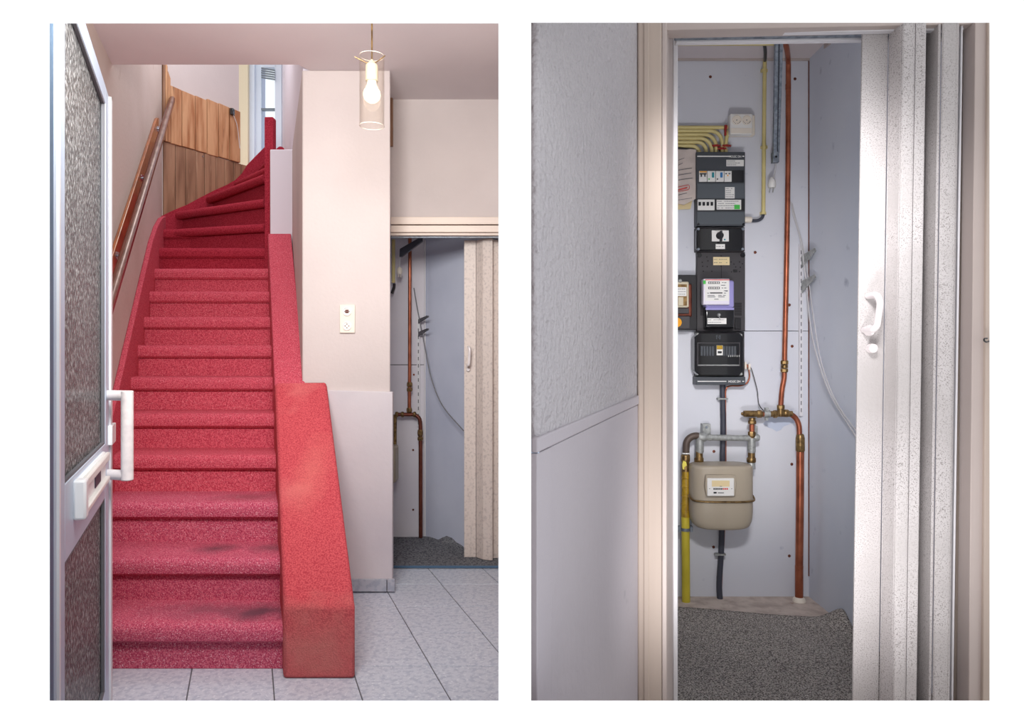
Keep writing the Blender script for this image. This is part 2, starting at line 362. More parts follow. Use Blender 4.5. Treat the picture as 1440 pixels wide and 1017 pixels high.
# floor with its tiles
fl = base('floor', (-0.6, 2.6, 0))
MB().plan([(xw(1.08)-.05, 1.08), (-0.015, 1.08), (-0.015, 4.9), (xw(4.9)-.05, 4.9)], -0.05, -0.004).build('grout_bed', 'grout', fl, smooth=False)
tw = 0.298
tp = 0.324
tm = None
rows = [2.668 + 0.321*i for i in range(-4, 4)]
xD = -0.804 - K*2.405                        # grout line offset
for j, y0 in enumerate(rows):
    for i in range(-3, 9):
        xa = xD + i*tw; 
        cx = xa + K*y0
        if cx + tw < xw(y0) - 0.1 or cx > -0.03 + 0.12: continue
        if cx + tw > 0.0 : 
            continue
        g = 0.0022
        if tm is None:
            pts = [(g, g), (tw-g, g), (tw-g+K*(.321-g), .321-g), (g+K*(.321-g), .321-g)]
            pts = [(x + K*0, y) for x, y in pts]
            o = MB().plan(pts, -0.008, 0).build('tile', 'tile', fl, bevel=0.0015, smooth=False)
            c0 = sum((Vector((x, y, -0.004)) for x, y in pts), Vector())/4
            tm = (o, c0); o.location = Vector((cx, y0, 0)) + c0 - wloc(fl)
        else:
            o = tm[0].copy(); COL.objects.link(o); o.parent = fl; o.location = Vector((cx, y0, 0)) + tm[1] - wloc(fl)
# part tiles along the dividing wall
def clipx(pts, xm):
    out = []
    for (p, q) in zip(pts, pts[1:] + pts[:1]):
        if p[0] <= xm: out.append(p)
        if (p[0] <= xm) != (q[0] <= xm):
            t = (xm - p[0]) / (q[0] - p[0]); out.append((xm, p[1] + (q[1]-p[1])*t))
    return out
for y0 in rows:
    for i in range(0, 9):
        a = xD + i*tw + K*y0
        if a + tw <= 0.0: continue
        g = .0022
        pts = clipx([(a+g, y0+g), (a+tw-g, y0+g), (a+tw-g+K*(.321-g), y0+.321-g), (a+g+K*(.321-g), y0+.321-g)], -0.0165)
        if len(pts) > 2: MB().plan(pts, -0.008, 0).build('tile', 'tile', fl, bevel=0.0015, smooth=False)

# left wall, divider
wl = MB().plan([(xw(1.08), 1.08), (xw(5.41), 5.41), (xw(5.41)-.1, 5.41), (xw(1.08)-.1, 1.08)], 0, 4.2).build('wall_left', 'plaster_stair', smooth=False)
struct(wl)
struct(MB().plan([(-0.015, 1.08), (0.015, 1.08), (0.015, 4.9), (-0.015, 4.9)], 0, 2.75).build('wall_divider', 'plaster', smooth=False), 'thin wall between the hall and the meter room')
# ceiling of the hall (stops at the stairwell)
struct(MB().plan([(xw(2.2), 2.2), (-0.015, 2.2), (-0.015, 3.96), (-0.78, 3.96), (-1.038, 3.455), (xw(3.455), 3.455)], CEIL, CEIL+0.16).build('ceiling', 'ceiling', smooth=False))
# column: upper face, stairwell wall, proud lower panel
colA = (-1.038, 3.52); colD = (-1.496, 4.84)
struct(MB().plan([colA, (-0.602, 3.52), (-0.75, 3.93), (-1.36, 4.86), (-1.40, 4.9), colD], 0, 2.58).build('wall_column', 'plaster', bevel=0.006), 'cream plastered wall pier between stairs and meter cupboard')
struct(MB().plan([(-1.038, 3.53), colD, (-2.37, 7.2), (-2.28, 7.2), (-1.40, 4.86), (-0.95, 3.53)], 2.58, 4.2).build('wall_stairwell', 'lilac', smooth=False))
struct(MB().plan([colD, (-1.40, 4.86), (-2.28, 7.2), (-2.37, 7.2)], 0, 2.58).build('wall_stairwell_lower', 'lilac', smooth=False))
lp = MB()
a = P(460, 551, 3.5); 
lp.poly([(-0.99, 3.5, 0.06), (-0.588, 3.5, 0.06), (-0.588, 3.5, H-0.0492*3.5), (-0.99, 3.5, H-0.0465*3.5)], (0, 0.03, 0))
struct(lp.build('trim_1', 'column_low', bevel=0.004), 'slightly proud painted lower panel of the pier')
sk = base('baseboard_column', (-0.8, 3.49, 0))
MB().px(470, 543.5, 815, 832.5, 3.488, 0.02).build('skirting_tile', 'skirt', sk, bevel=0.002)
MB().px(544.5, 555, 815, 832.5, 3.488, 0.02).build('skirting_tile', 'skirt', sk, bevel=0.002)
# small white box panel beside the newel
struct(MB().box(P(379.5,0,4.84).x, -1.47, 4.84, 4.93, 1.9, 2.573).build('trim_2', 'lilac', bevel=0.006), 'white boxed end of the landing wall')
# broken strip of plaster behind the pier edge
MBt = MB().px(547, 552, 132, 205, 3.895, 0.02)
struct(MBt.build('trim_3', 'plank_dark', smooth=False), 'narrow brown wood strip beside the pier top')

# closet wall of the hall
cw = MB()
cw.box(-0.80, -0.016, 3.92, 3.99, P(0, 305, 3.92).z, CEIL)
struct(cw.build('wall_cupboard', 'plaster', smooth=False), 'cream wall above the meter cupboard opening')
tr = base('trim_4', (-0.35, 3.9, 1.8), 'cream moulded head over the meter cupboard opening')
MB().px(549, 716, 305, 315.5, 3.885, 0.06).build('moulding', 'trimcream', tr, bevel=0.002)
MB().px(549, 716, 317, 326.5, 3.875, 0.06).build('moulding', 'trimcream', tr, bevel=0.002)
MB().px(549, 716, 327.5, 331, 3.895, 0.04).build('moulding', 'trimcream', tr, bevel=0.001)
MB().px(549, 716, 331.5, 334, 3.93, 0.03).build('door_track', 'steel', tr)
# closet interior seen from the hall
yb = 4.57
cb = base('wall_back_cupboard', (-0.7, yb, 0), 'pale boards on the back wall of the cupboard seen from the hall')
MB().box(-0.95, -0.562, yb, yb+.03, 0, P(0,513.6,yb).z).build('board', 'closet_hall', cb)
MB().box(-0.95, -0.562, yb, yb+.03, P(0,512.6,yb).z, 2.1).build('board', 'closet_hall', cb)
MB().box(-0.97, -0.54, yb+.03, yb+.05, 0, 2.1).build('batten', 'ink', cb)
struct(MB().plan([(-0.562, yb), (-0.03, 4.02), (-0.016, 4.05), (-0.016, 4.6), (-0.562, 4.62)], 0, 2.1).build('wall_right_cupboard', 'closet_hall_side', smooth=False))
struct(MB().plan([(-0.80, 3.95), (-0.016, 3.95), (-0.016, 4.6), (-0.95, 4.6)], 2.1, 2.14).build('ceiling_cupboard', 'ceiling', smooth=False))
struct(MB().plan([(-0.76, 3.95), (-0.95, 4.6), (-0.99, 4.6), (-0.80, 3.95)], 0, 2.1).build('wall_left_cupboard', 'closet_hall', smooth=False))
MBc = MB(); MBc.tube([P(597.6, y, 4.55) for y in (338, 756)], 0.006, 8)
struct(MBc.build('trim_5', 'track'), 'corner bead of the cupboard')

# mat of the hall cupboard, with a curled corner
def curlmat(name, m, pts_front, Yf, Yb, x0, x1, flap, thick=0.012):
    mb = MB().plan([(x0[0], Yf), (x1[0], Yf), (x1[1], Yb), (x0[1], Yb)], 0.001, thick)
    if flap: mb.poly(flap[0], flap[1])
    return mb.build(name, m, bevel=0.003)
fp = [P(596, 759.5, 4.545), P(606, 760.5, 4.53), P(618, 758.5, 4.49), P(626, 753, 4.45), P(631, 749.5, 4.43), P(637, 752, 4.40), P(645, 762, 4.35), P(652.5, 773, 4.28), P(660, 786, 4.2)]
low = [Vector((p.x, p.y, 0.0)) for p in fp]
mt = MB()
mt.plan([(-0.78, 3.90), (-0.018, 3.90), (-0.018, 4.02), (fp[-1].x, fp[-1].y-.02), (-0.562+.01, 4.53), (-0.93, 4.53)], 0.001, 0.013)
for i in range(len(fp)-1):
    a, b, c, d = fp[i], fp[i+1], low[i+1], low[i]
    a = Vector((a.x, a.y, max(a.z, .013))); b = Vector((b.x, b.y, max(b.z, .013)))
    off = Vector((-0.02, -0.03, 0))
    mt.add([a, b, c+off*1.5, d+off*1.5, a+off*.3, b+off*.3, c+off*2, d+off*2], [(0,1,2,3),(4,5,6,7),(0,1,5,4),(1,2,6,5),(2,3,7,6),(3,0,4,7)])
tag(mt.build('floor_mat', 'darkmat'), 'dark grey mat with a curled corner in the cupboard of the hall', 'mat')
MBe = MB().px(553, 716, 796.3, 798.8, 3.893, 0.012)
struct(MBe.build('trim_6', 'doorblue'), 'dark edge strip of the cupboard threshold')

# ---------------------------------------------------------------- staircase
st = thing('staircase', (-1.3, 3.8, 0), 'steep winding staircase covered in red carpet', 'staircase')
g, r = 0.237, 0.1752
def Yn(n): return 2.61 + g*(n-1)
for n in range(1, 13):
    y0 = Yn(n); z1 = n*r; z0 = (n-1)*r
    prof = [(y0+.034, z0-.0 if n > 1 else 0.001), (y0+.034, z1-.066)]
    for a in (250, 215, 180, 145, 110, 90):
        prof.append((y0+.03+.03*math.cos(math.radians(a)), z1-.031+.031*math.sin(math.radians(a)) - (0.012 if a > 180 else 0)))
    ye = y0 + g + .06 if n < 12 else y0 + .12
    prof += [(ye, z1), (ye, z1-.05), (y0+.12, z0-.02 if n > 1 else 0.001)]
    mb = MB()
    vs = []; k = len(prof)
    lpad = 0.0 if n < 12 else 0.0
    for (yy, zz) in prof: vs.append((xw(yy)+.028, yy, zz))
    for (yy, zz) in prof: vs.append((xr(yy)+.004 if n < 12 else -1.70, yy, zz))
    mb.add(vs, [list(range(k)), [k+i for i in range(k)][::-1]] + [(i, (i+1)%k, (i+1)%k+k, i+k) for i in range(k)])
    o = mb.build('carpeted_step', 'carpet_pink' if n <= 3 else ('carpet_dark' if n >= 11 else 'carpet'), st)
    if n <= 3: o['label'] = 'trodden step with greyish worn patches'
# winding steps
def xwall(Y): return -1.496 - .3703*(Y-4.84) - .045
piv = Vector((-1.735, 5.02, 0))
E = {12: (-2.588, 5.28), 13: (-2.62, 5.50), 14: (-2.48, 5.76), 15: (-2.347, 6.0), 16: (-2.2, 6.22)}
dpt = lambda x: 5.652/(1.273 - x/1000)
for n in (12, 13, 14, 15, 16):
    z1 = n*r; e = Vector((*E[n], 0)); e2 = Vector((*E.get(n+1, (-2.05, 6.35)), 0))
    d = (e - piv).normalized(); nrm = Vector((-d.y, d.x, 0)); nrm = nrm if nrm.y > 0 else -nrm
    mb = MB()
    p0 = piv + Vector((.02*(n-12)*0, 0.05*(n-12), 0)) if n > 14 else piv.copy()
    if n > 14: p0 = Vector((xwall(5.3+.25*(n-15)), 5.3+.25*(n-15), 0))
    top = [p0, e, e2, Vector((xwall(6.3), 6.3, 0))] + ([Vector((xwall(5.1), 5.1, 0))] if n < 15 else [])
    mb.poly([(q.x, q.y, z1-.05) for q in top], (0, 0, .05))
    body = [p0 + nrm*.035, e + nrm*.035, e2, Vector((xwall(6.3), 6.3, 0))] + ([Vector((xwall(5.2), 5.2, 0))] if n < 15 else [])
    mb.poly([(q.x, q.y, z1-r-.02) for q in body], (0, 0, r))
    mb.tube([p0 + Vector((0, 0, z1-.031)) + d*.0, e + Vector((0, 0, z1-.031))], 0.031, 10)
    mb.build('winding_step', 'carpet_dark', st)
# left stringer, then following the planked wall
def strip(mb, top, bot, off):
    for i in range(len(top)-1):
        a, b, c, d_ = Vector(top[i]), Vector(top[i+1]), Vector(bot[i+1]), Vector(bot[i]); o2 = Vector(off)
        mb.add([a, b, c, d_, a+o2, b+o2, c+o2, d_+o2], [(0,1,2,3),(4,5,6,7),(0,1,5,4),(3,2,6,7)] + ([(0,3,7,4)] if i == 0 else []) + ([(1,2,6,5)] if i == len(top)-2 else []))
ks = [(2.58, 0.30), (3.29, .872), (4.2, 1.575), (4.65, 1.915), (4.9, 2.06), (5.15, 2.165), (5.38, 2.225)]
mb = MB(); top = [(xw(y), y, z) for y, z in ks]; bot = [(xw(y), y, max(0, z-.42)) for y, z in ks]
strip(mb, top, bot, (0.032, 0, 0)); mb.build('left_string', 'carpet', st, bevel=0.006)
pts = [(226, 306), (245, 297), (262, 290), (281.5, 279.5), (300, 270), (318, 262), (330, 255), (340, 245), (347.5, 233), (359, 221), (371.5, 208.5), (380, 200)]
top = [P(x, y, dpt(x)) - Vector((0, .01, 0)) for x, y in pts]; bot = [Vector((p.x, p.y, p.z-.45)) for p in top]
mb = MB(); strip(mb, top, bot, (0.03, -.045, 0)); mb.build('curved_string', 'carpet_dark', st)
# right side: broad carpeted cap wall
mb = MB()
def capseg(ks, wd):
    for (ya, za, wa), (yb_, zb, wb) in zip(ks, ks[1:]):
        vs = []
        for (y, z, w_) in ((ya, za, wa), (yb_, zb, wb)):
            vs += [(xr(y), y, 0), (xr(y)+w_, y, 0), (xr(y)+w_, y, z), (xr(y), y, z)]
        mb.add(vs, [(0,1,2,3), (4,5,6,7), (0,1,5,4), (1,2,6,5), (2,3,7,6), (3,0,4,7)])
capseg([(2.56, .262, .258), (3.515, 1.037, .258)], 0)
mb.build('side_cap', 'carpet_ramp', st, bevel=0.012)
mb = MB(); capseg([(3.50, 1.025, .150), (4.84, 2.0, .158)], 0)
mb.build('upper_side_cap', 'carpet', st, bevel=0.006)
# newel board
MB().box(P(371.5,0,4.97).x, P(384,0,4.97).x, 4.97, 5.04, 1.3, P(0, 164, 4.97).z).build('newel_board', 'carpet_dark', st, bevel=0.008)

# ---------------------------------------------------------------- planked wall of the turn, white wall above, posts, window
pk = base('wall_planked', (-2.4, 5.8, 2), 'diagonal wall at the stair turn clad in pine planks')
dirv = Vector((0.553, 1, 0)).normalized(); nv = Vector((dirv.y, -dirv.x, 0)); 
if nv.y > 0: nv = -nv
def dp(x): Y = dpt(x); return Vector(((x-720)/1000*Y, Y, 0))
xsU = [237, 253.2, 272.3, 289, 305.2, 320.5, 335.5]
for i in range(6):
    a, b = dp(xsU[i]+.5), dp(xsU[i+1]-.5)
    jag = random.uniform(-.012, .012); zt = 3.245 + jag; zb = 2.80 + random.uniform(-.004, .004)
    o = MB().poly([(a.x, a.y, zb), (b.x, b.y, zb), (b.x, b.y, zt-.006), (a.x, a.y, zt)], nv*(.022+random.uniform(0, .006))).build('plank', 'plank', pk, bevel=0.004)
xsL = [228.5, 245, 259.5, 274, 286, 302, 314.5, 327, 338, 347, 356]
for i in range(10):
    a, b = dp(xsL[i]+.35), dp(xsL[i+1]-.35)
    MB().poly([(a.x, a.y, 1.9), (b.x, b.y, 1.9), (b.x, b.y, 2.797), (a.x, a.y, 2.797)], nv*(.014+random.uniform(0, .003))).build('plank', 'plank_dark', pk, bevel=0.003)
for k, (xa, xb, zt) in enumerate(((226.3, 229, 3.52), (229.3, 232.5, 3.42), (232.9, 236.6, 3.34))):
    a, b = dp(xa), dp(xb)
    MB().poly([(a.x, a.y, 2.8), (b.x, b.y, 2.8), (b.x, b.y, zt-.05), (a.x, a.y, zt)], nv*.03).build('plank', 'plank_dark' if k == 0 else 'plank', pk, bevel=0.003)
a, b = dp(222), dp(336)
MB().poly([(a.x, a.y, 1.2), (b.x, b.y, 1.2), (b.x, b.y, 4.2), (a.x, a.y, 4.2)], -nv*.08).build('white_wall', 'plaster', pk, smooth=False)
# posts and window
Yp = 6.3
struct(MB().px(335.3, 349, 60, 260, 6.33, .1).build('trim_7', 'postcream', bevel=0.006), 'cream wooden post beside the planks')
wn = base('window_1', P(370, 300, Yp), 'bright window on the upper landing with a grey blind')
MB().px(348.5, 358, 60, 330, 6.36, .12).build('window_frame', 'winframe', wn, bevel=0.004)
MB().px(358.5, 368, 60, 330, 6.38, .10).build('window_frame', 'winframe', wn, bevel=0.004)
MB().px(386.3, 396, 60, 330, Yp, .08).build('window_frame', 'winframe', wn, bevel=0.004)
MB().px(367, 388, 60, 95, 6.3, .06).build('window_frame', 'winframe', wn, bevel=0.004)
MB().px(367, 388, 152, 154.5, 6.34, .04).build('window_frame', 'blind', wn)
MB().px(367, 388, 250, 330, 6.3, .06).build('window_frame', 'winframe', wn)
MB().px(367, 388, 95, 250, 6.36, .006).build('pane', 'pane', wn)
for k in range(5):
    p = P(368, 95.5+k*3.2, 6.29); q = P(387, 98.5+k*3.2, 6.29)
    MB().poly([p, q, q - Vector((0, 0, .012)), p - Vector((0, 0, .012))], (0, -.012, 0)).build('blind_slat', 'blind', wn)
# black hook and cord on planks
hk = thing('cord_switch', dp(323)+Vector((0,0,3.0)), 'small black pull switch with a thin cord on the pine planks', 'switch')
c = dp(322.5) + nv*.04; c.z = H + (HZ-157.5)/1000*c.y
MB().box(c.x-.017, c.x+.012, c.y-.02, c.y+.02, c.z-.028, c.z+.028).build('switch_body', 'blackgloss', hk, bevel=0.005)
d2 = dp(331) + nv*.04; d2.z = H + (HZ-192)/1000*d2.y
MB().tube(bez([c + Vector((.005, 0, -.02)), (c+d2)/2 + Vector((.01, 0, 0)), d2, d2 + Vector((.01, 0, -.1))]), .003, 6).build('cord', 'cablewhite', hk)
sc = dp(283)+nv*.02; sc.z = H + (HZ-220)/1000*sc.y
MB().lathe([(0.001, -.004), (.008, -.003), (.008, .0)], sc, 'y', 10).build('screw', 'chrome', pk)

# ---------------------------------------------------------------- handrail
hr = thing('handrail', (xw(4.2), 4.2, 1.9), 'brown wooden handrail on a board climbing the left stair wall', 'handrail')
def bz(Y): return 1.64 + .73*(Y-3.38)
mb = MB(); pts = [(2.75, bz(2.75)), (4.96, bz(4.96)+.03), (5.06, bz(5.04)+.01), (5.06, bz(5.04)-.11), (4.98, bz(4.98)-.15), (2.75, bz(2.75)-.13)]
mb.poly([(xw(y)+.001, y, z) for y, z in pts], (.02, 0, 0)); mb.build('backing_board', 'railwood', hr, bevel=0.004)
def rl(Y, off=.072, dz=0): return Vector((xw(Y)+off, Y, 1.725+.722*(Y-3.49)+dz))
mb = MB()
sec = []
def rring(Y):
    c = rl(Y); return [c + Vector((dx, 0, dz)) for dx, dz in ((-.02,-.03),(.012,-.034),(.022,-.02),(.022,.008),(.012,.02),(-.012,.022),(-.022,.01),(-.024,-.016))]
mb.loft([rring(2.8), rring(4.0), rring(5.44)]); mb.build('rail', 'raildark', hr)
mb = MB(); mb.tube([rl(2.8, .078, .010), rl(5.44, .078, .010)], .012, 10); mb.build('rail_sheen', 'railsheen', hr)  # grey tube that paints the shine on top of the brown rail
for Y in (3.45, 4.25, 4.98):
    c = rl(Y); a = Vector((xw(Y)+.022, Y, c.z-.045))
    o = MB().tube(bez([a, a + Vector((.03, 0, 0)), Vector((c.x-.005, Y, c.z-.03))], 5), .007, 8).lathe([(.02, 0), (.02, .006)], a, 'x', 14).build('bracket', 'chrome', hr)

# ---------------------------------------------------------------- entrance door, standing open on the left
dr = base('door_1', (-1.0, 1.9, 0), 'open entrance door with figured glass panes, letter box and white pull handle')
ddir = Vector((-.45, 1, 0)).normalized(); dn = Vector((ddir.y, -ddir.x, 0))      # dn points to the right, into the room
def dpos(x): Y = .274/(.27 - x/1000); return Vector(((x-720)/1000*Y, Y, 0))
def dslab(mb, xa, xb, z0, z1, th=.045, off=0):
    a, b = dpos(xa)+dn*off, dpos(xb)+dn*off
    return mb.poly([(a.x, a.y, z0), (b.x, b.y, z0), (b.x, b.y, z1), (a.x, a.y, z1)], -dn*th)
DT = 2.02
dslab(MB(), 76.5, 91.5, 0.01, DT).build('door_stile', 'doorwhite', dr, bevel=0.004)
dslab(MB(), 148.3, 155, 0.01, DT).build('door_stile', 'doorwhite', dr, bevel=0.003)
dslab(MB(), 91.5, 148.3, .715, .885).build('door_rail', 'doorwhite', dr, bevel=0.002)
dslab(MB(), 91.5, 148.3, .01, .10).build('door_rail', 'doorwhite', dr, bevel=0.002)
dslab(MB(), 91.5, 148.3, 1.962, DT).build('door_rail', 'doorwhite', dr, bevel=0.002)
dslab(MB(), 91.5, 148.3, .885, 1.962, .006, -.012).build('pane', 'obscure', dr, smooth=False)
dslab(MB(), 91.5, 148.3, .10, .715, .006, -.012).build('pane', 'obscure', dr, smooth=False)
for z0, z1 in ((.885, 1.962), (.10, .715)):      # dark rubber beads round the panes
    mb = MB(); dslab(mb, 147.4, 148.4, z0, z1, .008, -.002); dslab(mb, 91.5, 92.3, z0, z1, .008, -.002)
    dslab(mb, 91.5, 148.4, z0, z0+.007, .008, -.002); dslab(mb, 91.5, 148.4, z1-.007, z1, .008, -.002)
    mb.build('glazing_bead', 'ink', dr)
dslab(MB(), 79.5, 81.5, .01, DT, .006, .005).build('door_edge_strip', 'bright_white', dr)
dslab(MB(), 62, 76.2, 0.0, DT+.02, .05, -.001).build('hinge_jamb', 'doorblue', dr)
dslab(MB(), 153.4, 155.4, .01, DT, .012, .006).build('door_edge_strip', 'track', dr)
# letter box
lb = dslab(MB(), 103.5, 143.5, .783, .872, .012, .010).build('letter_box', 'bright_white', dr, bevel=0.005)
dslab(MB(), 106, 143.5, .845, .870, .014, .022).build('letter_flap', 'white_plastic', lb, bevel=0.005)
dslab(MB(), 106, 143.5, .783, .797, .014, .022).build('letter_box_lip', 'white_plastic', lb, bevel=0.003)
dslab(MB(), 103.0, 107.0, .781, .874, .028, .026).build('letter_box_end', 'bright_white', lb, bevel=0.006)
dslab(MB(), 127, 135, .805, .838, .003, .0125).build('letter_slot', 'purple_dark', lb)
# pull handle (inside) and its twin on the outer face
def pull(sgn, nm):
    yh = 2.285; bp_ = dpos(151.0); zt, zb_ = P(0, 556.5, yh).z, P(0, 668.5, yh).z
    out = P(179.5, 0, yh).x - bp_.x if sgn > 0 else -.09
    c = Vector((bp_.x, bp_.y, 0)); o = Vector((out, -.02 if sgn > 0 else .02, 0))
    mb = MB()
    for z in (zt, zb_): mb.tube([c + Vector((0, 0, z)), c + o + Vector((0, 0, z))], .017, 14)
    mb.tube([c + o + Vector((0, 0, zb_-.016)), c + o + Vector((0, 0, zt+.016))], .0185, 16)
    return mb.build(nm, 'handlewhite', dr, bevel=0.003)
pull(1, 'pull_handle')
yh = 2.2
c = dpos(147) - dn*.05
mb = MB(); zt = P(0, 557, 2.2).z
mb.tube([c + Vector((0,0,zt)), c + Vector((-.1, 0, zt))], .018, 12); mb.tube([c + Vector((-.1, 0, zt+.02)), c + Vector((-.1, 0, zt-.27))], .018, 12)
mb.build('pull_handle', 'handlewhite', dr)
dslab(MB(), 152.2, 157.5, P(0, 628, 2.3).z, P(0, 600, 2.3).z, .014, .012).build('lock_plate', 'bright_white', dr, bevel=0.002)

# ---------------------------------------------------------------- pendant lamp
YL = 2.6; pc = P(523, 0, YL)
lampx = pc.x
pl = thing('pendant_lamp', (lampx, YL, P(0, 180, YL).z), 'hanging lamp with a clear glass cylinder and lit round bulb', 'lamp')
def zl(y): return P(0, y, YL).z
MB().tube([(lampx, YL, CEIL), (lampx, YL, zl(86))], .0032, 8).build('cord', 'brass', pl)
MB().lathe([(.03, CEIL-.03), (.04, CEIL-.001)], (lampx, YL, 0)).build('ceiling_rose', 'white_plastic', pl)
MB().lathe([(.004, zl(84)), (.012, zl(88)), (.022, zl(92)), (.023, zl(97)), (.023, zl(114)), (.018, zl(114.5))][::-1], (lampx, YL, 0)).build('lamp_socket', 'beige_meter', pl)
R_ = .0455
mb = MB(); mb.lathe([(R_, zl(177)), (R_, zl(79)), (R_-.0025, zl(79)), (R_-.0025, zl(177)), (R_, zl(177))], (lampx, YL, 0), n=40, cap=False); mb.build('glass_shade', 'glass', pl)
mb = MB()
for z in (zl(177.2), zl(78.8)):
    mb = MB(); mb.tube([(lampx + (R_-.001)*math.cos(a*math.pi/20), YL + (R_-.001)*math.sin(a*math.pi/20), z) for a in range(41)], .0012, 6); mb.build('glass_rim', 'ivory', pl)
for a in (200, 330, 90):
    e = Vector((math.cos(math.radians(a)), math.sin(math.radians(a)), 0))
    b0 = Vector((lampx, YL, zl(91)))
    MB().tube(bez([b0, b0 + e*.03 + Vector((0,0,.008)), b0 + e*.062 + Vector((0,0,.02))], 5), .002, 6).build('shade_holder', 'brass', pl)
MB().lathe([(.017, zl(114)), (.018, zl(118)), (.022, zl(122)), (.0235, zl(123)), ], (lampx, YL, 0)).build('bulb_neck', 'ivory', pl)
zc = zl(133); rb = .0315
MB().lathe([(max(.0005, rb*math.cos(math.radians(a))), zc + rb*math.sin(math.radians(a))) for a in range(-90, 76, 11)], (lampx, YL, 0), n=28).build('bulb', 'bulb', pl)
lt = bpy.data.lights.new('bulb_light', 'POINT'); lt.energy = 1.3; lt.color = (1, .80, .56); lt.shadow_soft_size = .0335
lo = bpy.data.objects.new('bulb_light', lt); COL.objects.link(lo); lo.location = (lampx, YL, zc)

# ---------------------------------------------------------------- sockets on the pier
sp = thing('double_outlet', P(488, 469, 3.5), 'ivory double outlet plate, aerial over power socket, on the pier', 'outlet')
MB().px(477.5, 499, 428.5, 468.5, 3.508, .012).build('cover_plate', 'ivory', sp, bevel=0.003)
for (cy, kind) in ((438, 0), (458.5, 1)):
    c = P(488, cy, 3.507)
    MB().lathe([(.0175, -.0006), (.018, -.005), (.0225, -.004), (.0225, .002)], c, 'y', 24).build('socket_ring', 'white_plastic', sp)
    mb = MB()
    if kind: 
        for dx, dz in ((-.009, 0), (.009, 0), (0, .009), (0, -.009)): mb.lathe([(.0026, -.003), (.0026, .0)], c + Vector((dx, 0, dz)), 'y', 8)
    else:
        mb.box(c.x-.008, c.x+.008, c.y-.004, c.y, c.z+.003, c.z+.008).box(c.x-.008, c.x+.008, c.y-.004, c.y, c.z-.008, c.z-.003).box(c.x-.013, c.x+.013, c.y-.004, c.y, c.z-.002, c.z+.001)
    mb.build('socket_contacts', 'copperdark', sp)

# ---------------------------------------------------------------- folding door of the hall cupboard
def leafdoor(name, label, pts, z0, z1, m, lean=0.0, th=.007, zlean=2.0):
    root = thing(name, (pts[0][0], pts[0][1], z0), label, 'folding door')
    for i in range(len(pts)-1):
        a, b = Vector((*pts[i], 0)), Vector((*pts[i+1], 0)); t = (b-a).normalized(); nn = Vector((-t.y, t.x, 0))
        if nn.y < 0: nn = -nn
        vs = []
        for z in (z0, z1):
            sh = Vector((-lean*(zlean-z), 0, z))
            for q in (a+t*.0008, b-t*.0008, b-t*.0008+nn*th, a+t*.0008+nn*th): vs.append(q+sh)
        MB().add(vs, [(0,1,2,3),(4,5,6,7),(0,1,5,4),(1,2,6,5),(2,3,7,6),(3,0,4,7)]).build('door_panel', m, root, bevel=0.0012)
    return root
def pp(x, Y): return ((x-720)/F*Y, Y)
fd = leafdoor('folding_door', 'cream folding door pushed open across the cupboard of the hall',
    [pp(652.5, 4.06), pp(669.5, 4.06), pp(679, 4.01), pp(691, 3.995), pp(690.5, 4.03), pp(703, 4.05), pp(712, 4.0)], .016, P(0, 333.5, 3.95).z, 'fold_hall')
c0 = P(659.5, 488, 4.04); c1 = P(658.5, 514, 4.04)
MB().tube(rnd([c0 + Vector((-.002, .02, 0)), c0 + Vector((0, -.03, 0)), c0 + Vector((.006, -.034, -.015)), c1 + Vector((.006, -.034, .01)), c1 + Vector((0, -.03, 0)), c1 + Vector((-.002, .02, 0))], .012), .0075, 8).build('handle', 'handlewhite', fd)
MB().lathe([(.009, -.016), (.011, -.010), (.010, .0)], P(658.5, 520, 4.06), 'y', 14).build('knob', 'handlewhite', fd)

# ---------------------------------------------------------------- things inside the hall cupboard
def pipe(name, path, rad, m, label, cat='pipe', group=None, n=12):
    return tag(MB().tube(path, rad, n).build(name, m), label, cat, group)
Yc = 4.50
gp = thing('gas_pipe', P(577, 600, Yc), 'tall copper gas pipe in the hall cupboard, bending right above the floor', 'pipe')
MB().tube([P(576.5, 334, Yc), P(576, 520, Yc), P(575.5, 579, Yc)], .011, 12).build('riser', 'copper', gp)
MB().tube([P(557, 583, Yc), P(580, 583, Yc)] + [P(580+11*math.sin(a), 583+11*(1-math.cos(a))+0, Yc) for a in (.3, .6, .9, 1.2, 1.5)] + [P(591.3, 600, Yc), P(591.5, 756, Yc)], .0125, 12).build('lower_pipe', 'copperdark', gp)
for (x, y, h_) in ((576, 541, 5), (576, 548, 4), (575.5, 577, 5), (590.9, 609, 7), (591, 617, 4)):
    c = P(x, y, Yc); MB().lathe([(.015, -.012*h_/4), (.018, -.006), (.018, .006), (.015, .012*h_/4)], c, 'z', 8).build('pipe_fitting', 'brass', gp)
for x in (558, 566, 583): MB().lathe([(.014, -.01), (.018, -.005), (.018, .005), (.014, .01)], P(x, 583, Yc), 'x', 8).build('pipe_fitting', 'brass', gp)
MB().tube([P(555.5, 583, Yc), P(555, 640, Yc)], .012, 10).build('meter_pipe', 'brass', gp)
MB().px(545, 556.5, 628, 680, 4.38, .12).build('meter_edge', 'gas', gp, bevel=0.015)['label'] = 'grey edge of the gas meter hidden by the pier'
tag(MB().tube([P(553.3, 337, 4.5), P(553.3, 398, 4.5)], .011, 10).build('conduit', 'conduit'), 'short cream conduit at the left edge of the hall cupboard', 'conduit')
tag(MB().tube(bez([P(554.5, 399, 4.5), P(554, 404, 4.5), P(551, 413, 4.5)], 4), .009, 8).build('black_cable', 'black'), 'black cable end below the cream conduit in the hall cupboard', 'cable')
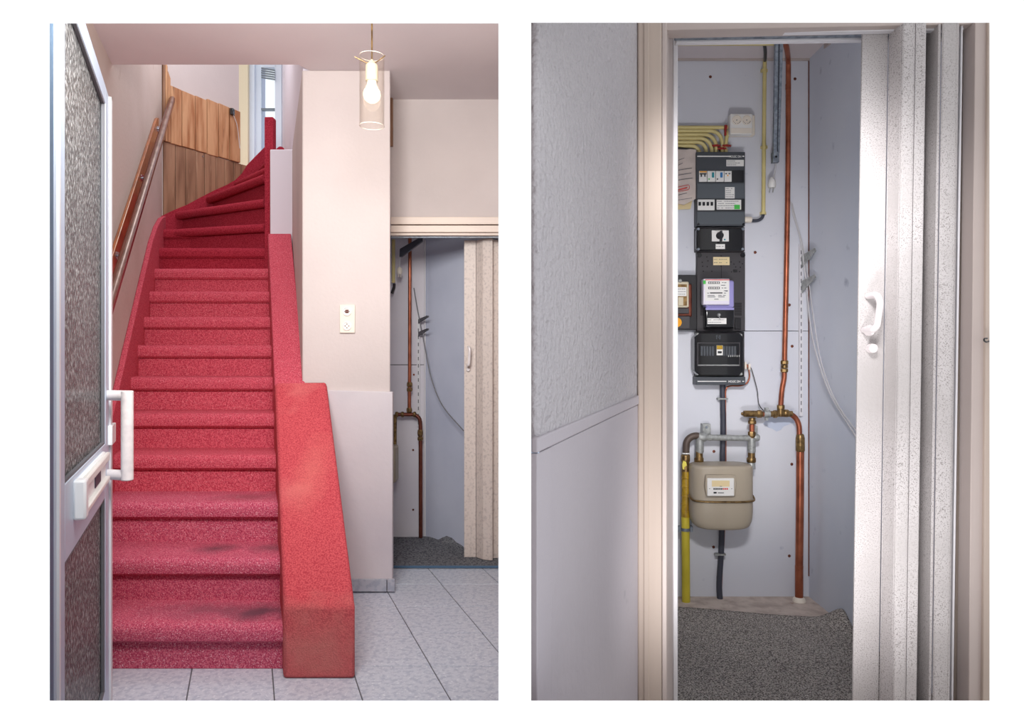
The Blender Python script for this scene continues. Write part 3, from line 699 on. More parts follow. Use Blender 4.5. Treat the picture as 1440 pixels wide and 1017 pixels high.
tag(MB().poly([P(562, 350, 4.3), P(590, 334, 4.2), P(594, 334, 4.2), P(594, 339, 4.2), P(565, 361, 4.3), P(561.5, 361, 4.3)], (0, .03, 0)).build('steel_bracket', 'cable', bevel=0.002), 'dark slanting steel arm under the head of the hall cupboard', 'bracket')
pg = thing('hanging_plug', P(561.5, 390, 4.4), 'white plug hanging below the dark steel arm', 'plug')
MB().tube([P(562, 360, 4.4), P(562, 376, 4.4)], .003, 6).build('cord', 'cablewhite', pg)
MB().lathe([(.006, .028), (.016, .018), (.018, .0), (.014, -.016)], P(561.8, 382, 4.4), 'z', 12).lathe([(.003, -.016), (.003, -.034)], P(560.6, 382, 4.4), 'z', 6).lathe([(.003, -.016), (.003, -.034)], P(563.6, 382, 4.4), 'z', 6).build('plug_body', 'ivory', pg)
sr = thing('shelf_rail', P(588, 600, 4.55), 'white slotted shelf rail on the back wall of the hall cupboard', 'rail')
MB().px(586, 590.5, 440, 600, 4.552, .016).build('upright', 'track', sr)
for k in range(14): MB().px(587.7, 588.9, 462+k*10, 467+k*10, 4.551, .002).build('slot', 'ink', sr)
for k, y in enumerate((447, 465)):
    tag(MB().poly([P(588, y+2, 4.54), P(600, y-3, 4.42), P(602, y-3, 4.42), P(602, y-1, 4.42), P(588, y+8, 4.54)], (.006, 0, 0)).build('shelf_bracket', 'ink'),
        ('upper' if k == 0 else 'lower') + ' of two grey shelf brackets in the hall cupboard', 'bracket', 'shelf brackets in the hall cupboard')
tag(MB().tube(bez([P(582, 405, 4.54), P(588, 440, 4.53), P(596, 480, 4.5), P(606, 530, 4.42), P(622, 570, 4.33), P(652, 606, 4.18)], 6), .0035, 6).build('hanging_cable', 'cablegrey'), 'thin grey cable drooping to the right in the hall cupboard', 'cable')
for i, (x, y) in enumerate(((582, 527), (581, 633), (581, 717))):
    tag(MB().lathe([(.006, -.004), (.007, 0)], P(x, y, 4.568), 'y', 8).build('screw', 'copperdark'), ('topmost', 'middle', 'lowest')[i] + ' small dark screw beside the gas pipe in the hall cupboard', 'screw')

# ================================================================== RIGHT ROOM: the meter cupboard from close by
YB = 3.44; YO = 1.87
struct(MB().plan([(0.016, 1.08), (1.62, 1.08), (1.62, 3.6), (0.016, 3.6)], -0.05, 0).build('floor_cupboard', 'concrete', smooth=False))
# back wall boards
bw = base('wall_back', (1.1, YB, 0), 'pale boarded back wall of the meter cupboard')
zs = P(0, 465.6, YB).z; xc = P(1140, 0, YB).x
MB().box(.60, xc, YB, YB+.03, 0, zs-.0012).build('wall_board', 'closet', bw, bevel=0.0012)
MB().box(.60, xc, YB, YB+.03, zs+.0012, 2.62).build('wall_board', 'closet', bw, bevel=0.0012)
MB().box(.58, xc+.02, YB+.03, YB+.05, 0, 2.62).build('wall_batten', 'ink', bw)
# bare filler patch under the pipe
pts = [(1073, 596), (1080, 601), (1086, 603), (1092, 607), (1098, 605), (1102, 600), (1112, 596), (1120, 594), (1118, 585), (1105, 583), (1085, 584)]
MB().poly([P(x, y, YB-.0012) for x, y in pts], (0, .002, 0)).build('filler_patch', 'patch', bw)
struct(MB().plan([(1.436, 1.95), (1.50, 1.95), (1.50, YB+.05), (1.436, YB+.05)], 0, 2.62).build('wall_right', 'closet_side', smooth=False))
MB_ = MB().box(1.4325, 1.437, YB-.006, YB-.001, .10, 2.60)
struct(MB_.build('trim_8', 'copperdark'), 'dark joint in the corner of the cupboard')
struct(MB().poly([P(1143, 84, YB), P(1143, 74, YB), P(1166, 52, 3.2), P(1166, 62, 3.2)], (.03, 0, 0)).build('trim_9', 'jamb', bevel=0.002), 'bead along the ceiling of the cupboard')
struct(MB().plan([(.42, 2.05), (1.5, 2.05), (1.5, YB+.05), (.58, YB+.05)], 2.60, 2.66).build('ceiling_1', 'ceiling', smooth=False), 'ceiling of the meter cupboard')
struct(MB().box(.60, xc, YB-.012, YB, P(0, 86, YB).z, P(0, 81.5, YB).z).build('trim_10', 'jamb', bevel=0.002), 'ceiling bead on the back wall')
struct(MB().plan([(.445, 2.06), (.70, YB), (.66, YB), (.405, 2.06)], 0, 2.62).build('wall_left_meter', 'closet', smooth=False))

# left wall with rail and lower panel
A = Vector((P(757, 0, 1.15).x, 1.15, 0)); Bq = Vector((P(897.5, 0, YO).x, YO, 0)); td = (Bq-A).normalized(); tn = Vector((td.y, -td.x, 0))
def wl2(mb, a0, a1, z0, z1, th, off=0):
    a = A.lerp(Bq, a0) + tn*off; b = A.lerp(Bq, a1) + tn*off
    return mb.poly([(a.x, a.y, z0), (b.x, b.y, z0), (b.x, b.y, z1), (a.x, a.y, z1)], -tn*th)
mb = MB(); a = A; zr0 = P(0, 614, 1.15).z; zr1 = P(0, 555, YO).z
c = [Vector((.03, 1.15, 0)), A, Bq, Bq + Vector((-.05, .02, 0)), Vector((.03, 1.19, 0))]
mb.plan([(q.x, q.y) for q in c], 0, 2.3)
struct(mb.build('wall_left_room', 'texwall', bevel=0.012, seg=4), 'embossed grey white wall left of the meter cupboard')
# lower boarding
mb = MB()
zp0 = P(0, 619, 1.15).z; zp1 = P(0, 567, YO).z
o1 = base('trim_11', (A.x, A.y, 0), 'smooth painted lower panelling with its top rail')
def slope(mb, t0, t1, lo, hi, th, off):    # lo/hi: functions of t
    a = A.lerp(Bq, t0) + tn*off; b = A.lerp(Bq, t1) + tn*off
    return mb.poly([(a.x, a.y, lo(t0)), (b.x, b.y, lo(t1)), (b.x, b.y, hi(t1)), (a.x, a.y, hi(t0))], -tn*th)
zt = lambda t: zr0 + (zr1-zr0)*t
tx = lambda x: None
def tpx(x):       # wall parameter of an image column
    k = (x-720)/F; return (k*A.y - A.x) / ((Bq.x-A.x) - k*(Bq.y-A.y))
slope(MB(), -.02, 1, lambda t: zt(t)-.024, lambda t: zt(t), .012, .005).build('top_rail', 'lowpanel', o1, bevel=0.003)
slope(MB(), tpx(773.5), 1, lambda t: 0, lambda t: zt(t)-.0255, .01, .002).build('lower_board', 'lowpanel', o1, bevel=0.0015)
slope(MB(), -.02, tpx(772.6), lambda t: 0, lambda t: zt(t)-.0255, .012, .004).build('edge_batten', 'lowpanel', o1, bevel=0.002)
MB().px(744, 758.5, 618, 1100, 1.142, .01).build('end_board', 'doorwhite', o1, bevel=0.003)
# casing, jamb, track
Yc0 = YO
op = base('door_2', (.45, YO, 0), 'beige door frame of the meter cupboard')
MB().px(897, 931, 20, 1200, YO-.018, .03).build('casing', 'casing', op, bevel=0.004)
MB().px(905, 913, 20, 1200, YO-.021, .01).build('casing_bead', 'casing', op, bevel=0.003)
a = P(931, 0, YO-.016); 
MB().plan([(a.x, a.y), (a.x + .012, a.y), (a.x+.012+.31*.2, a.y+.2), (a.x-.02+.31*.2, a.y+.2)], 0, 2.1).build('jamb', 'jamb', op, bevel=0.002)
q = P(946.5, 0, 2.04); q2 = P(953.5, 0, 2.04)
MB().box(q.x, q2.x, 2.04, 2.07, 0, P(0, 50, 2.04).z).build('track_post', 'track', op, bevel=0.003)
# head, slightly closer on the right
def headbar(xa, xb, ya0, ya1, yb0, yb1, Ya, Yb_, th, m, nm, bv=.002):
    a0, a1, b0, b1 = P(xa, ya0, Ya), P(xa, ya1, Ya), P(xb, yb0, Yb_), P(xb, yb1, Yb_)
    return MB().poly([a0, b0, b1, a1], (0, th, 0)).build(nm, m, op, bevel=bv)
headbar(920, 1400, -60, 43, -60, 33, YO, YO-.02, .05, 'jamb', 'head_board')
headbar(946.5, 1356, 44, 48, 37, 41.5, YO+.03, YO+.0, .02, 'track', 'track_bar')
headbar(950, 1356, 47.5, 53, 41, 46.5, YO+.07, YO+.04, .02, 'steel', 'track_groove')
headbar(951, 1356, 52.5, 60, 47, 54, YO+.09, YO+.06, .02, 'track', 'track_bar')
# folding door
z1 = lambda y, Y: P(0, y, Y).z
pts = [pp(1212.5, 1.90), pp(1249.5, 1.90), pp(1251, 1.895), pp(1268, 1.85), pp(1270.5, 1.845), pp(1286, 1.842), pp(1287.5, 1.846), pp(1302.5, 1.842), pp(1302, 1.93), pp(1304.5, 1.92), pp(1324, 1.85), pp(1326.5, 1.845), pp(1346, 1.842), pp(1349.5, 1.85)]
fd2 = leafdoor('folding_door', 'speckled white folding door with handle, bunched beside the meters', pts, .02, P(0, 45.5, 1.90).z, 'fold', lean=.0145, zlean=P(0, 45, 1.9).z)
def hpt(x, y, Y): return P(x, y, Y)
c0 = P(1225.5, 416, 1.885); c1 = P(1221.5, 464, 1.885)
MB().tube(rnd([c0 + Vector((-.004, .012, 0)), c0 + Vector((.0, -.03, 0)), c0 + Vector((.006, -.034, -.02)), c1 + Vector((.005, -.034, 0.01)), c1 + Vector((-.002, -.03, 0)), c1 + Vector((-.006, .012, 0))], .014), .0085, 12).build('handle', 'handlewhite', fd2)
MB().lathe([(.0145, -.005), (.0145, .001)], P(1221.5, 465, 1.898), 'y', 16).build('handle_rose', 'handlewhite', fd2)
MB().lathe([(.006, -.022), (.0115, -.018), (.0125, -.01), (.0125, .001)], P(1224, 490, 1.898), 'y', 16).build('knob', 'handlewhite', fd2)
# right side of the frame
def leanbox(xa, xb, Y, d, m, nm, ln=.0145, bv=.002):
    a, b = P(xa, 0, Y).x, P(xb, 0, Y).x; vs = []
    for z in (0, 2.12):
        s_ = -ln*(2.0-z)
        vs += [(a+s_, Y, z), (b+s_, Y, z), (b+s_, Y+d, z), (a+s_, Y+d, z)]
    return MB().add(vs, [(0,1,2,3),(4,5,6,7),(0,1,5,4),(1,2,6,5),(2,3,7,6),(3,0,4,7)]).build(nm, m, op, bevel=bv)
leanbox(1351.5, 1354.5, 1.86, .02, 'track', 'track_post')
leanbox(1353, 1376, 1.90, .04, 'casing', 'jamb', .012)
leanbox(1371.5, 1420, 1.84, .05, 'jamb', 'casing', .010)
leanbox(1389.5, 1400, 1.832, .05, 'casing', 'casing_bead', .008)
hkk = thing('cabinet_hook', P(1388, 482, 1.83), 'small dark hook on the right hand door casing', 'hook')
MB().tube(bez([P(1391, 480, 1.83), P(1387, 481, 1.815), P(1384, 479, 1.81), P(1384.5, 476.5, 1.812), P(1388, 476, 1.82)], 4), .0022, 8).build('hook_wire', 'black', hkk)

# carpet in the cupboard: sheet with a curled back corner
def carpet():
    nx, ny = 60, 70; vs = []; fs = []
    x0, x1 = .44, 1.434
    for j in range(ny+1):
        for i in range(nx+1):
            u = i/nx; v = j/ny
            yb_ = 3.275 - .135*min(1, u/.9)        # back edge
            if u > .93: yb_ = 3.14 - .02*math.sin((u-.93)/.07*math.pi)
            Yq = 1.92 + (yb_-1.92)*v
            xl_ = .455 + .1848*(Yq-2.06); X = xl_ + (x1-xl_)*u
            zz = .012
            # curl of the corner against the side wall
            d = math.exp(-((X-1.43)/.055)**2) * math.exp(-((Yq-3.08)/.07)**2)
            zz += .055*d
            zz += .003*math.sin(X*9+Yq*4)
            vs.append((X, Yq, zz))
    W_ = nx+1
    for j in range(ny):
        for i in range(nx): fs.append((j*W_+i, j*W_+i+1, (j+1)*W_+i+1, (j+1)*W_+i))
    mb = MB(); mb.add(vs, fs); o = mb.build('fitted_carpet', 'greycarpet')
    s_ = o.modifiers.new('thick', 'SOLIDIFY'); s_.thickness = .01; s_.offset = -1
    return tag(o, 'grey speckled carpet on the floor below the meters', 'carpet')
carpet()

# ---------------------------------------------------------------- fittings on the back wall
def back(d): return YB - d     # front-face distance for something d proud of the wall
# consumer unit
Yu = back(.05)
cu = thing('consumer_unit', P(1014, 318, Yu), 'dark grey fuse box with breakers, topmost box on the wall', 'fuse box')
MB().px(979.5, 1048, 213.5, 318, Yu, .05).build('housing', 'box_grey', cu, bevel=0.003)
MB().px(980.5, 1028, 219, 220.6, Yu-.001, .002).build('stripe', 'label', cu)
MB().px(1044, 1046.5, 219, 220.6, Yu-.001, .002).build('stripe', 'label', cu)
text('HOLEC DH', 1025.3, 221.6, Yu-.001, 3.0, 'label', cu, bold=.0002, sx=.82)
MB().px(982, 1046, 239.5, 256.5, Yu-.0015, .004).build('breaker_window', 'blackgloss', cu)
MB().px(980, 1047, 280, 296.5, Yu-.0015, .004).build('breaker_window', 'black', cu)
MB().px(980.5, 1047, 258, 279, Yu-.004, .006).build('cover_panel', 'box_grey2', cu, bevel=0.001)
MB().px(980.5, 1047, 298, 316, Yu-.004, .006).build('cover_panel', 'box_grey2', cu, bevel=0.001)
for (xa, xb) in ((983.2, 994.2), (995, 1006), (1006.8, 1018), (1018.8, 1029)):
    br = MB().px(xa, xb, 240.5, 255.5, Yu-.008, .01).build('breaker', 'label', cu, bevel=0.001)
    if xa < 990:
        MB().px(984.2, 993.5, 243.6, 245.2, Yu-.012, .005).px(985.5, 987.2, 245, 248.5, Yu-.012, .005).px(990.5, 992.2, 245, 248.5, Yu-.012, .005).build('toggle', 'blackgloss', br)
        MB().px(984, 993.8, 240.8, 242.6, Yu-.0085, .001).build('coloured_label', 'orange', br)
    elif xa < 1010:
        mb = MB().px(xa+6.3, xa+9.6, 242.3, 249.6, Yu-.012, .005); mb.build('test_button', 'teal' if xa < 1000 else 'blue', br, bevel=0.002)
        MB().px(xa+1.5, xa+3.0, 250.8, 252.8, Yu-.010, .003).build('indicator', 'green' if xa < 1000 else 'inkblack', br)
    else:
        MB().px(xa+1.3, xa+3.6, 243.3, 245, Yu-.010, .003).px(xa+5.8, xa+8.2, 243.3, 245, Yu-.010, .003).build('indicator', 'ink', br)
        MB().px(xa+4.0, xa+5.6, 245.8, 247.6, Yu-.010, .003).build('indicator', 'orange', br)
MB().px(981.3, 1005, 280.5, 295.6, Yu-.008, .01).build('breaker_row', 'label', cu, bevel=0.001)
for k in range(4): MB().px(982.6+k*5.7, 985.8+k*5.7, 284, 289, Yu-.013, .006).build('toggle', 'inkblack', cu, bevel=0.0008)
def lab(root, x0, x1, y0, y1, Y, m='label', lines=3, name='paper_label', ink='ink'):
    o = MB().px(x0, x1, y0, y1, Y-.0012, .0014).build(name, m, root)
    mb = MB(); h_ = (y1-y0)
    for i in range(lines):
        yy = y0 + h_*(i+.7)/(lines+.4); x = x0 + .8
        while x < x1-1.5:
            wd = random.uniform(.8, 2.6); xe = min(x+wd, x1-.8)
            if random.random() < .85: mb.px(x, xe, yy-.45, yy+.25, Y-.0018, .0008)
            x = xe + .5
            if x > x0 + (x1-x0)*random.uniform(.6, 1.1): break
    if mb.v: mb.build('print', ink, o)
    return o
lab(cu, 1021.5, 1046, 224.8, 233.8, Yu)
lab(cu, 1019.8, 1033, 263.2, 279, Yu-.004, lines=5)
lab(cu, 1007.8, 1042.3, 281, 294.8, Yu-.004, lines=4)
MB().px(1032.6, 1040.5, 288, 294.2, Yu-.0065, .001).build('green_print', 'green', cu)
for x, y in ((981.8, 315.5), (1045, 315.5)): MB().lathe([(.005, -.006), (.006, 0)], P(x, y, Yu), 'y', 10).build('cover_screw', 'blackgloss', cu)

# main switch box
Ym = back(.07)
ms = thing('main_switch', P(1013, 353, Ym), 'glossy black switch box with a rotary knob, under the dark grey fuse box', 'switch')
def octbox(mb, x0, x1, y0, y1, Y, d, c):
    return mb.poly([P(x0+c, y0, Y), P(x1-c, y0, Y), P(x1, y0+c, Y), P(x1, y1-c, Y), P(x1-c, y1, Y), P(x0+c, y1, Y), P(x0, y1-c, Y), P(x0, y0+c, Y)], (0, d, 0))
MB().px(979.5, 1047.5, 319.3, 353.5, Ym+.02, .05).build('base', 'plate', ms, bevel=0.003)
octbox(MB(), 979.5, 1045.5, 320.5, 352.5, Ym, .03, 3.5).build('cover', 'blackgloss', ms, bevel=0.005)
kp = MB().px(1001, 1025, 324, 339.5, Ym-.003, .005).build('switch_plate', 'label', ms, bevel=0.001)
MB().lathe([(.012, -.018), (.016, -.012), (.0175, 0)], P(1012, 331.5, Ym-.003), 'y', 18).box(P(1012,0,Ym).x-.004, P(1012,0,Ym).x+.004, Ym-.03, Ym-.012, P(0,340.5,Ym).z, P(0,326,Ym).z).build('rotary_knob', 'inkblack', kp)
MB().px(1018.2, 1020.2, 336, 338, Ym-.004, .002).build('indicator', 'teal', kp)
lab(ms, 1006.5, 1019.5, 343.4, 350.2, Ym, lines=1)
for x, y in ((982, 322.5), (1044.5, 322.5), (1044, 350.5), (982, 350.5)): MB().lathe([(.006, -.006), (.0075, .004)], P(x, y, Ym+.004), 'y', 10).build('cover_screw', 'steel', ms)

# meter board and electricity meter
Yp_ = back(.025)
mbd = thing('meter_board', P(1013, 466, Yp_), 'perforated dark mounting board behind the electricity meter', 'board')
MB().px(980, 1048, 354.5, 466, Yp_, .025).build('board', 'plate', mbd, bevel=0.003)
random.seed(3)
mb = MB()
for (x, y) in ((994, 361.5), (987.5, 369), (995.5, 367), (988, 374.5), (994.5, 375), (989, 381.5), (1001, 381.5), (1014, 360), (1014, 374.5), (1028, 368.5), (1032, 371.5), (1040, 368.5), (1034.5, 375.5), (1028.5, 382.5), (1040, 382), (1044, 371), (1041, 376)):
    MB().lathe([(.0032, -.001), (.0032, .001)], P(x, y, Yp_), 'y', 8).build('board_hole', 'dark', mbd)
MB().px(1014, 1014.7, 360, 391, Yp_-.001, .002).build('board_joint', 'dark', mbd)
MB().px(1031, 1037, 379, 383, Yp_-.002, .003).build('relief', 'black', mbd, bevel=0.001)
for x in (983.5, 1044.5): MB().lathe([(.011, -.004), (.012, .004)], P(x, 359, Yp_), 'y', 14).build('board_bolt', 'blackgloss', mbd)
lab(mbd, 1003, 1026, 361.5, 373, Yp_, 'label_old', 2)
for x0, x1 in ((985, 990), (1033, 1043)):
    mb = MB()
    for k in range(8): mb.px(x0, x1, 426+k*2.3, 427.5+k*2.3, Yp_-.001, .002)
    mb.build('vent_slots', 'dark', mbd)
MB().px(1034, 1042.5, 447, 463, Yp_-.012, .014).build('terminal_cover', 'black', mbd, bevel=0.002)
Ye = back(.11)
em = thing('electricity_meter', P(1011, 463, Ye), 'electricity meter with white face, lilac casing and black lower cover', 'meter')
MB().px(992, 1033, 394, 433, Ye+.03, .055).build('casing', 'lilac_plastic', em, bevel=0.012, seg=4)
fc = MB().px(989.3, 1026.3, 392, 428.5, Ye, .04).build('face_cover', 'meter_face', em, bevel=0.004)
fp_ = MB().px(991.5, 1025, 393.5, 423.3, Ye-.0015, .003).build('face_plate', 'label', em)
for y0 in (396, 403.5):
    MB().px(996, 1012, y0, y0+3.2, Ye-.0025, .002).build('counter', 'inkblack', fp_)
    mb = MB()
    for k in range(6): mb.px(997+k*2.5, 998.4+k*2.5, y0+.6, y0+2.6, Ye-.003, .001)
    mb.build('digits', 'label', fp_)
MB().px(998.5, 1016, 411.3, 412.8, Ye-.0025, .002).build('disc_slot', 'inkblack', fp_)
mb = MB()
for (x, y, w_) in ((1015.5, 397, 2), (1018.5, 397.2, 3), (1015, 404.6, 2), (1018.5, 404.6, 3), (1014, 400.8, 6), (1018, 408.5, 2.5), (994.5, 411.8, 3), (1018, 411.8, 3), (995, 415, 10), (1010, 415, 5), (1016.5, 415, 4), (995, 417.2, 11), (1010, 417.2, 9), (1004.5, 420.4, 6)): mb.px(x, x+w_, y, y+.9, Ye-.0025, .001)
mb.px(1020, 1023.5, 408.4, 410, Ye-.0025, .001)
mb.build('print', 'ink', fp_)
MB().px(988.8, 992.6, 394.3, 399.5, Ye-.0035, .002).build('green_sticker', 'green', em, bevel=0.001)
MB().px(991.8, 1026, 393.2, 394.2, Ye-.003, .002).build('red_sticker', 'inkred', em)
MB().px(992, 1033, 431, 461.5, Ye+.035, .05).build('lower_cover', 'blackgloss', em, bevel=0.008, seg=3)
MB().px(992.5, 1032.5, 432.5, 436, Ye+.032, .01).build('cover_joint', 'lilac_plastic', em, bevel=0.002)
MB().lathe([(.005, -.01), (.008, -.004), (.009, .004)], P(1011, 443, Ye+.03), 'y', 12).build('seal_screw', 'galv', em)
lab(em, 994.8, 1021.5, 447.6, 455.8, Ye+.033, lines=2)
MB().tube([P(1011.5, 445, Ye+.02), P(1012.5, 450, Ye+.02)], .002, 6).build('seal_wire', 'galv', em)

# old meter at the left edge
om = thing('old_meter', P(965, 465, back(.1)), 'beige faced old meter on a black base at the left edge', 'meter')
MB().px(940, 980, 386.5, 464, back(.05), .05).build('base', 'black', om, bevel=0.003)
MB().px(942, 973.5, 399, 446, back(.08), .05).build('casing', 'copperdark', om, bevel=0.008)
MB().px(944, 969, 396, 432.5, back(.10), .04).build('face_frame', 'beige_meter', om, bevel=0.006)
MB().px(946, 966, 400, 430, back(.102), .004).build('window', 'brass', om)
lab(om, 948, 965.5, 404, 416.5, back(.104), lines=3)
MB().px(954, 961, 418, 429.5, back(.105), .004).build('inner_part', 'beige_meter', om, bevel=0.001)
MB().px(942, 969, 433.5, 441, back(.095), .05).build('terminal_cover', 'plate', om, bevel=0.002)
MB().px(942, 970.5, 444.5, 462.5, back(.09), .05).build('lower_box', 'plate', om, bevel=0.003)
MB().lathe([(.012, -.004), (.022, -.002), (.023, 0)], P(952, 453.5, back(.092)), 'y', 16).build('orange_button', 'orange', om)
MB().lathe([(.005, -.006), (.009, 0)], P(956.5, 395, back(.10)), 'y', 10).build('seal', 'galv', om)

# main fuse box
Yf_ = back(.09)
mf = thing('main_fuse_box', P(1012, 529, Yf_), 'glossy black main fuse box with a window, under the electricity meter', 'fuse box')
MB().px(979, 1047, 466.5, 530, Yf_+.05, .04).build('back_plate', 'black', mf, bevel=0.003)
octbox(MB(), 977, 1046, 467.5, 529, Yf_, .07, 7).build('cover', 'blackgloss', mf, bevel=0.006)
MB().px(980.5, 1041, 481.5, 515.5, Yf_-.004, .006).build('window_frame', 'plate', mf, bevel=0.002)
MB().px(982, 1039.5, 483, 514, Yf_-.005, .006).build('window_recess', 'blackgloss', mf)
for k in range(13):
    if 5 <= k <= 6: continue
    x = 985.5 + k*3.9; MB().px(x, x+3.1, 487, 500.5, Yf_-.008, .005).build('blank_module', 'box_grey', mf, bevel=0.0008)
MB().px(1008, 1016.5, 485.8, 499.8, Yf_-.012, .01).build('fuse_module', 'label', mf, bevel=0.001)
MB().px(1008.2, 1016.3, 486, 491.5, Yf_-.014, .004).build('yellow_marker', 'tape', mf, bevel=0.001)
MB().px(1009.5, 1015, 494, 497, Yf_-.014, .004).build('toggle', 'inkblack', mf)
MB().px(982, 1039.5, 513, 514.2, Yf_-.007, .003).build('window_edge', 'galv', mf)
for k in range(6): MB().px(1024+k*3.0, 1025.2+k*3.0, 499.5, 502, Yf_-.009, .004).build('terminal', 'galv', mf)
mb = MB().px(1007, 1009, 471.5, 477, Yf_-.0008, .001).px(1011, 1013, 471.5, 477, Yf_-.0008, .001).px(1008, 1012, 473.6, 475, Yf_-.0008, .001); mb.build('embossed_mark', 'box_grey', mf)
for x, y in ((981, 470.5), (1041.5, 471.5), (981.5, 525.5), (1042, 526)): MB().lathe([(.006, -.006), (.010, .012)], P(x, y, Yf_+.01), 'y', 10).build('cover_screw', 'galv', mf)
bs = thing('terminal_strip', P(1013, 542, back(.12)), 'dark grey strip with white lettering below the main fuse box', 'strip')
MB().px(979, 1048.3, 530, 541.5, back(.07), .07).build('housing', 'box_grey', bs, bevel=0.002)
MB().px(981, 1021.5, 535.8, 537, back(.071), .002).build('stripe', 'label', bs)
MB().px(1044, 1046.5, 535.8, 537, back(.071), .002).build('stripe', 'label', bs)
text('HOLEC DH', 1024.3, 538, back(.071), 3.0, 'label', bs, bold=.0002, sx=.82)

# double socket on the wall
ds = thing('double_socket', P(1045, 190, back(.06)), 'ivory double wall socket above the fuse box', 'socket')
MB().px(1028.5, 1062, 161.5, 190, back(.035), .035).build('back_box', 'ivory', ds, bevel=0.004)
MB().px(1027, 1058.5, 159.5, 188.5, back(.06), .04).build('cover', 'white_plastic', ds, bevel=0.005)
for cx in (1036, 1050):
    c = P(cx, 169, back(.061))
    MB().lathe([(.0185, -.0006), (.019, -.004), (.0225, -.003), (.0225, .002)], c, 'y', 26).build('socket_ring', 'ivory', ds)
    mb = MB()
    mb.lathe([(.0025, -.002), (.0025, .0)], c, 'y', 8)
    for a in (200, 225, 250, 290, 315, 340): mb.lathe([(.0022, -.002), (.0022, 0)], c + Vector((.0175*math.cos(math.radians(a)), 0, .0175*math.sin(math.radians(a)))), 'y', 6)
    mb.build('socket_contacts', 'ink', ds)
MB().px(1028, 1057.5, 180, 187.5, back(.0615), .003).build('lower_plate', 'ivory', ds, bevel=0.001)

# cream conduits into the fuse box
ends = [(1023.0, 179.3, None), (1015, 184, 1015.3), (1006.5, 189.3, 1007), (1000, 194.5, 1000.8), (992, 200, 992.8), (984.5, 205.3, 984)]
ords = ['straight topmost', 'second from the top', 'third from the top', 'fourth from the top', 'fifth from the top', 'lowest']
for i, (xe, y, xd) in enumerate(ends):
    Yq = back(.02); path = [P(930, y, Yq)]
    if xd is None: path += [P(1000, y, Yq), P(1027, y, Yq)]
    else:
        R2 = 16.5 + (0 if i < 4 else -2)
        if y + R2 > 213: R2 = 12
        path += [P(xd-R2, y, Yq)] + [P(xd-R2+R2*math.sin(a*math.pi/16), y+R2*(1-math.cos(a*math.pi/16)), Yq) for a in range(1, 9)] + [P(xd, 214.5, Yq)]
    pipe('conduit', path, .0088, 'conduit', f'cream conduit running right to the fuse box, {ords[i]} of six', 'conduit', 'cream conduits')
pipe('conduit', bez([P(1025, 184, back(.02)), P(1022, 193, back(.02)), P(1020.8, 205, back(.02)), P(1020.8, 215, back(.02))], 5), .0088, 'conduit', 'short cream conduit dropping from the double socket to the fuse box', 'conduit', 'cream conduits')
for i, (x, y, vert) in enumerate(((1020.3, 181, 1), (1007, 205.5, 0), (1015, 209.5, 0), (1021.3, 205.5, 0))):
    c = P(x, y, back(.02)); k = MB()
    if vert: k.lathe([(.0125, -.005), (.0125, .005)], P(x, 179.3, back(.02)), 'x', 14).px(x-1.2, x+1.2, 176, 190, back(.036), .01)
    else: k.lathe([(.0125, -.005), (.0125, .005)], c, 'z', 14).box(c.x-.022, c.x+.022, c.y-.01, c.y, c.z-.004, c.z+.004)
    o = k.build('pipe_clamp', 'redclamp')
    MB().lathe([(.003, -.006), (.003, 0)], c + Vector((.02 if not vert else 0, -.012, 0 if not vert else .018)), 'y', 8).build('clamp_screw', 'galv', o)
    tag(o, ['red clamp on the topmost conduit, beside the double socket', 'leftmost red clamp just above the fuse box', 'middle, lowest red clamp just above the fuse box', 'rightmost red clamp just above the fuse box'][i], 'clamp', 'red pipe clamps')

# vertical conduit on the right of the box
vc = thing('cable_conduit', P(1075, 305, back(.02)), 'tall cream conduit with black cable ends right of the fuse box', 'conduit')
MB().tube([P(1075.5, 84, back(.02)), P(1074.7, 160, back(.02)), P(1073.5, 300, back(.02))], .0092, 12).build('tube', 'conduit', vc)
for y in (99, 207, 300): MB().lathe([(.0125, -.006), (.0125, .006)], P(1074.8 if y < 250 else 1073.5, y, back(.02)), 'z', 12).px(1070.5 if y < 250 else 1069.5, 1079.5 if y < 250 else 1077.5, y-1.8, y+1.8, back(.012), .012).build('saddle_clip', 'conduit', vc)
MB().tube(bez([P(1071, 56, 3.19), P(1075, 64, 3.24), P(1076.2, 74, 3.32), P(1075.8, 85, back(.03))], 5), .0078, 10).build('upper_cable', 'black', vc)
MB().tube(bez([P(1073.3, 300, back(.02)), P(1072, 306, back(.02)), P(1066, 310, back(.02)), P(1056, 310.5, back(.02)), P(1050, 308.5, back(.02))], 5), .0075, 10).build('lower_cable', 'cable', vc)
MB().lathe([(.013, -.018), (.015, -.012), (.015, .014), (.012, .018)], P(1051.5, 309, back(.02)), 'x', 12).build('cable_gland', 'ivory', vc)
pipe('ceiling_conduit', [P(940, 61.5, 3.215), P(1092, 61.5, 3.215)], .0088, 'conduit', 'cream conduit lying along the ceiling line behind the head', 'conduit')

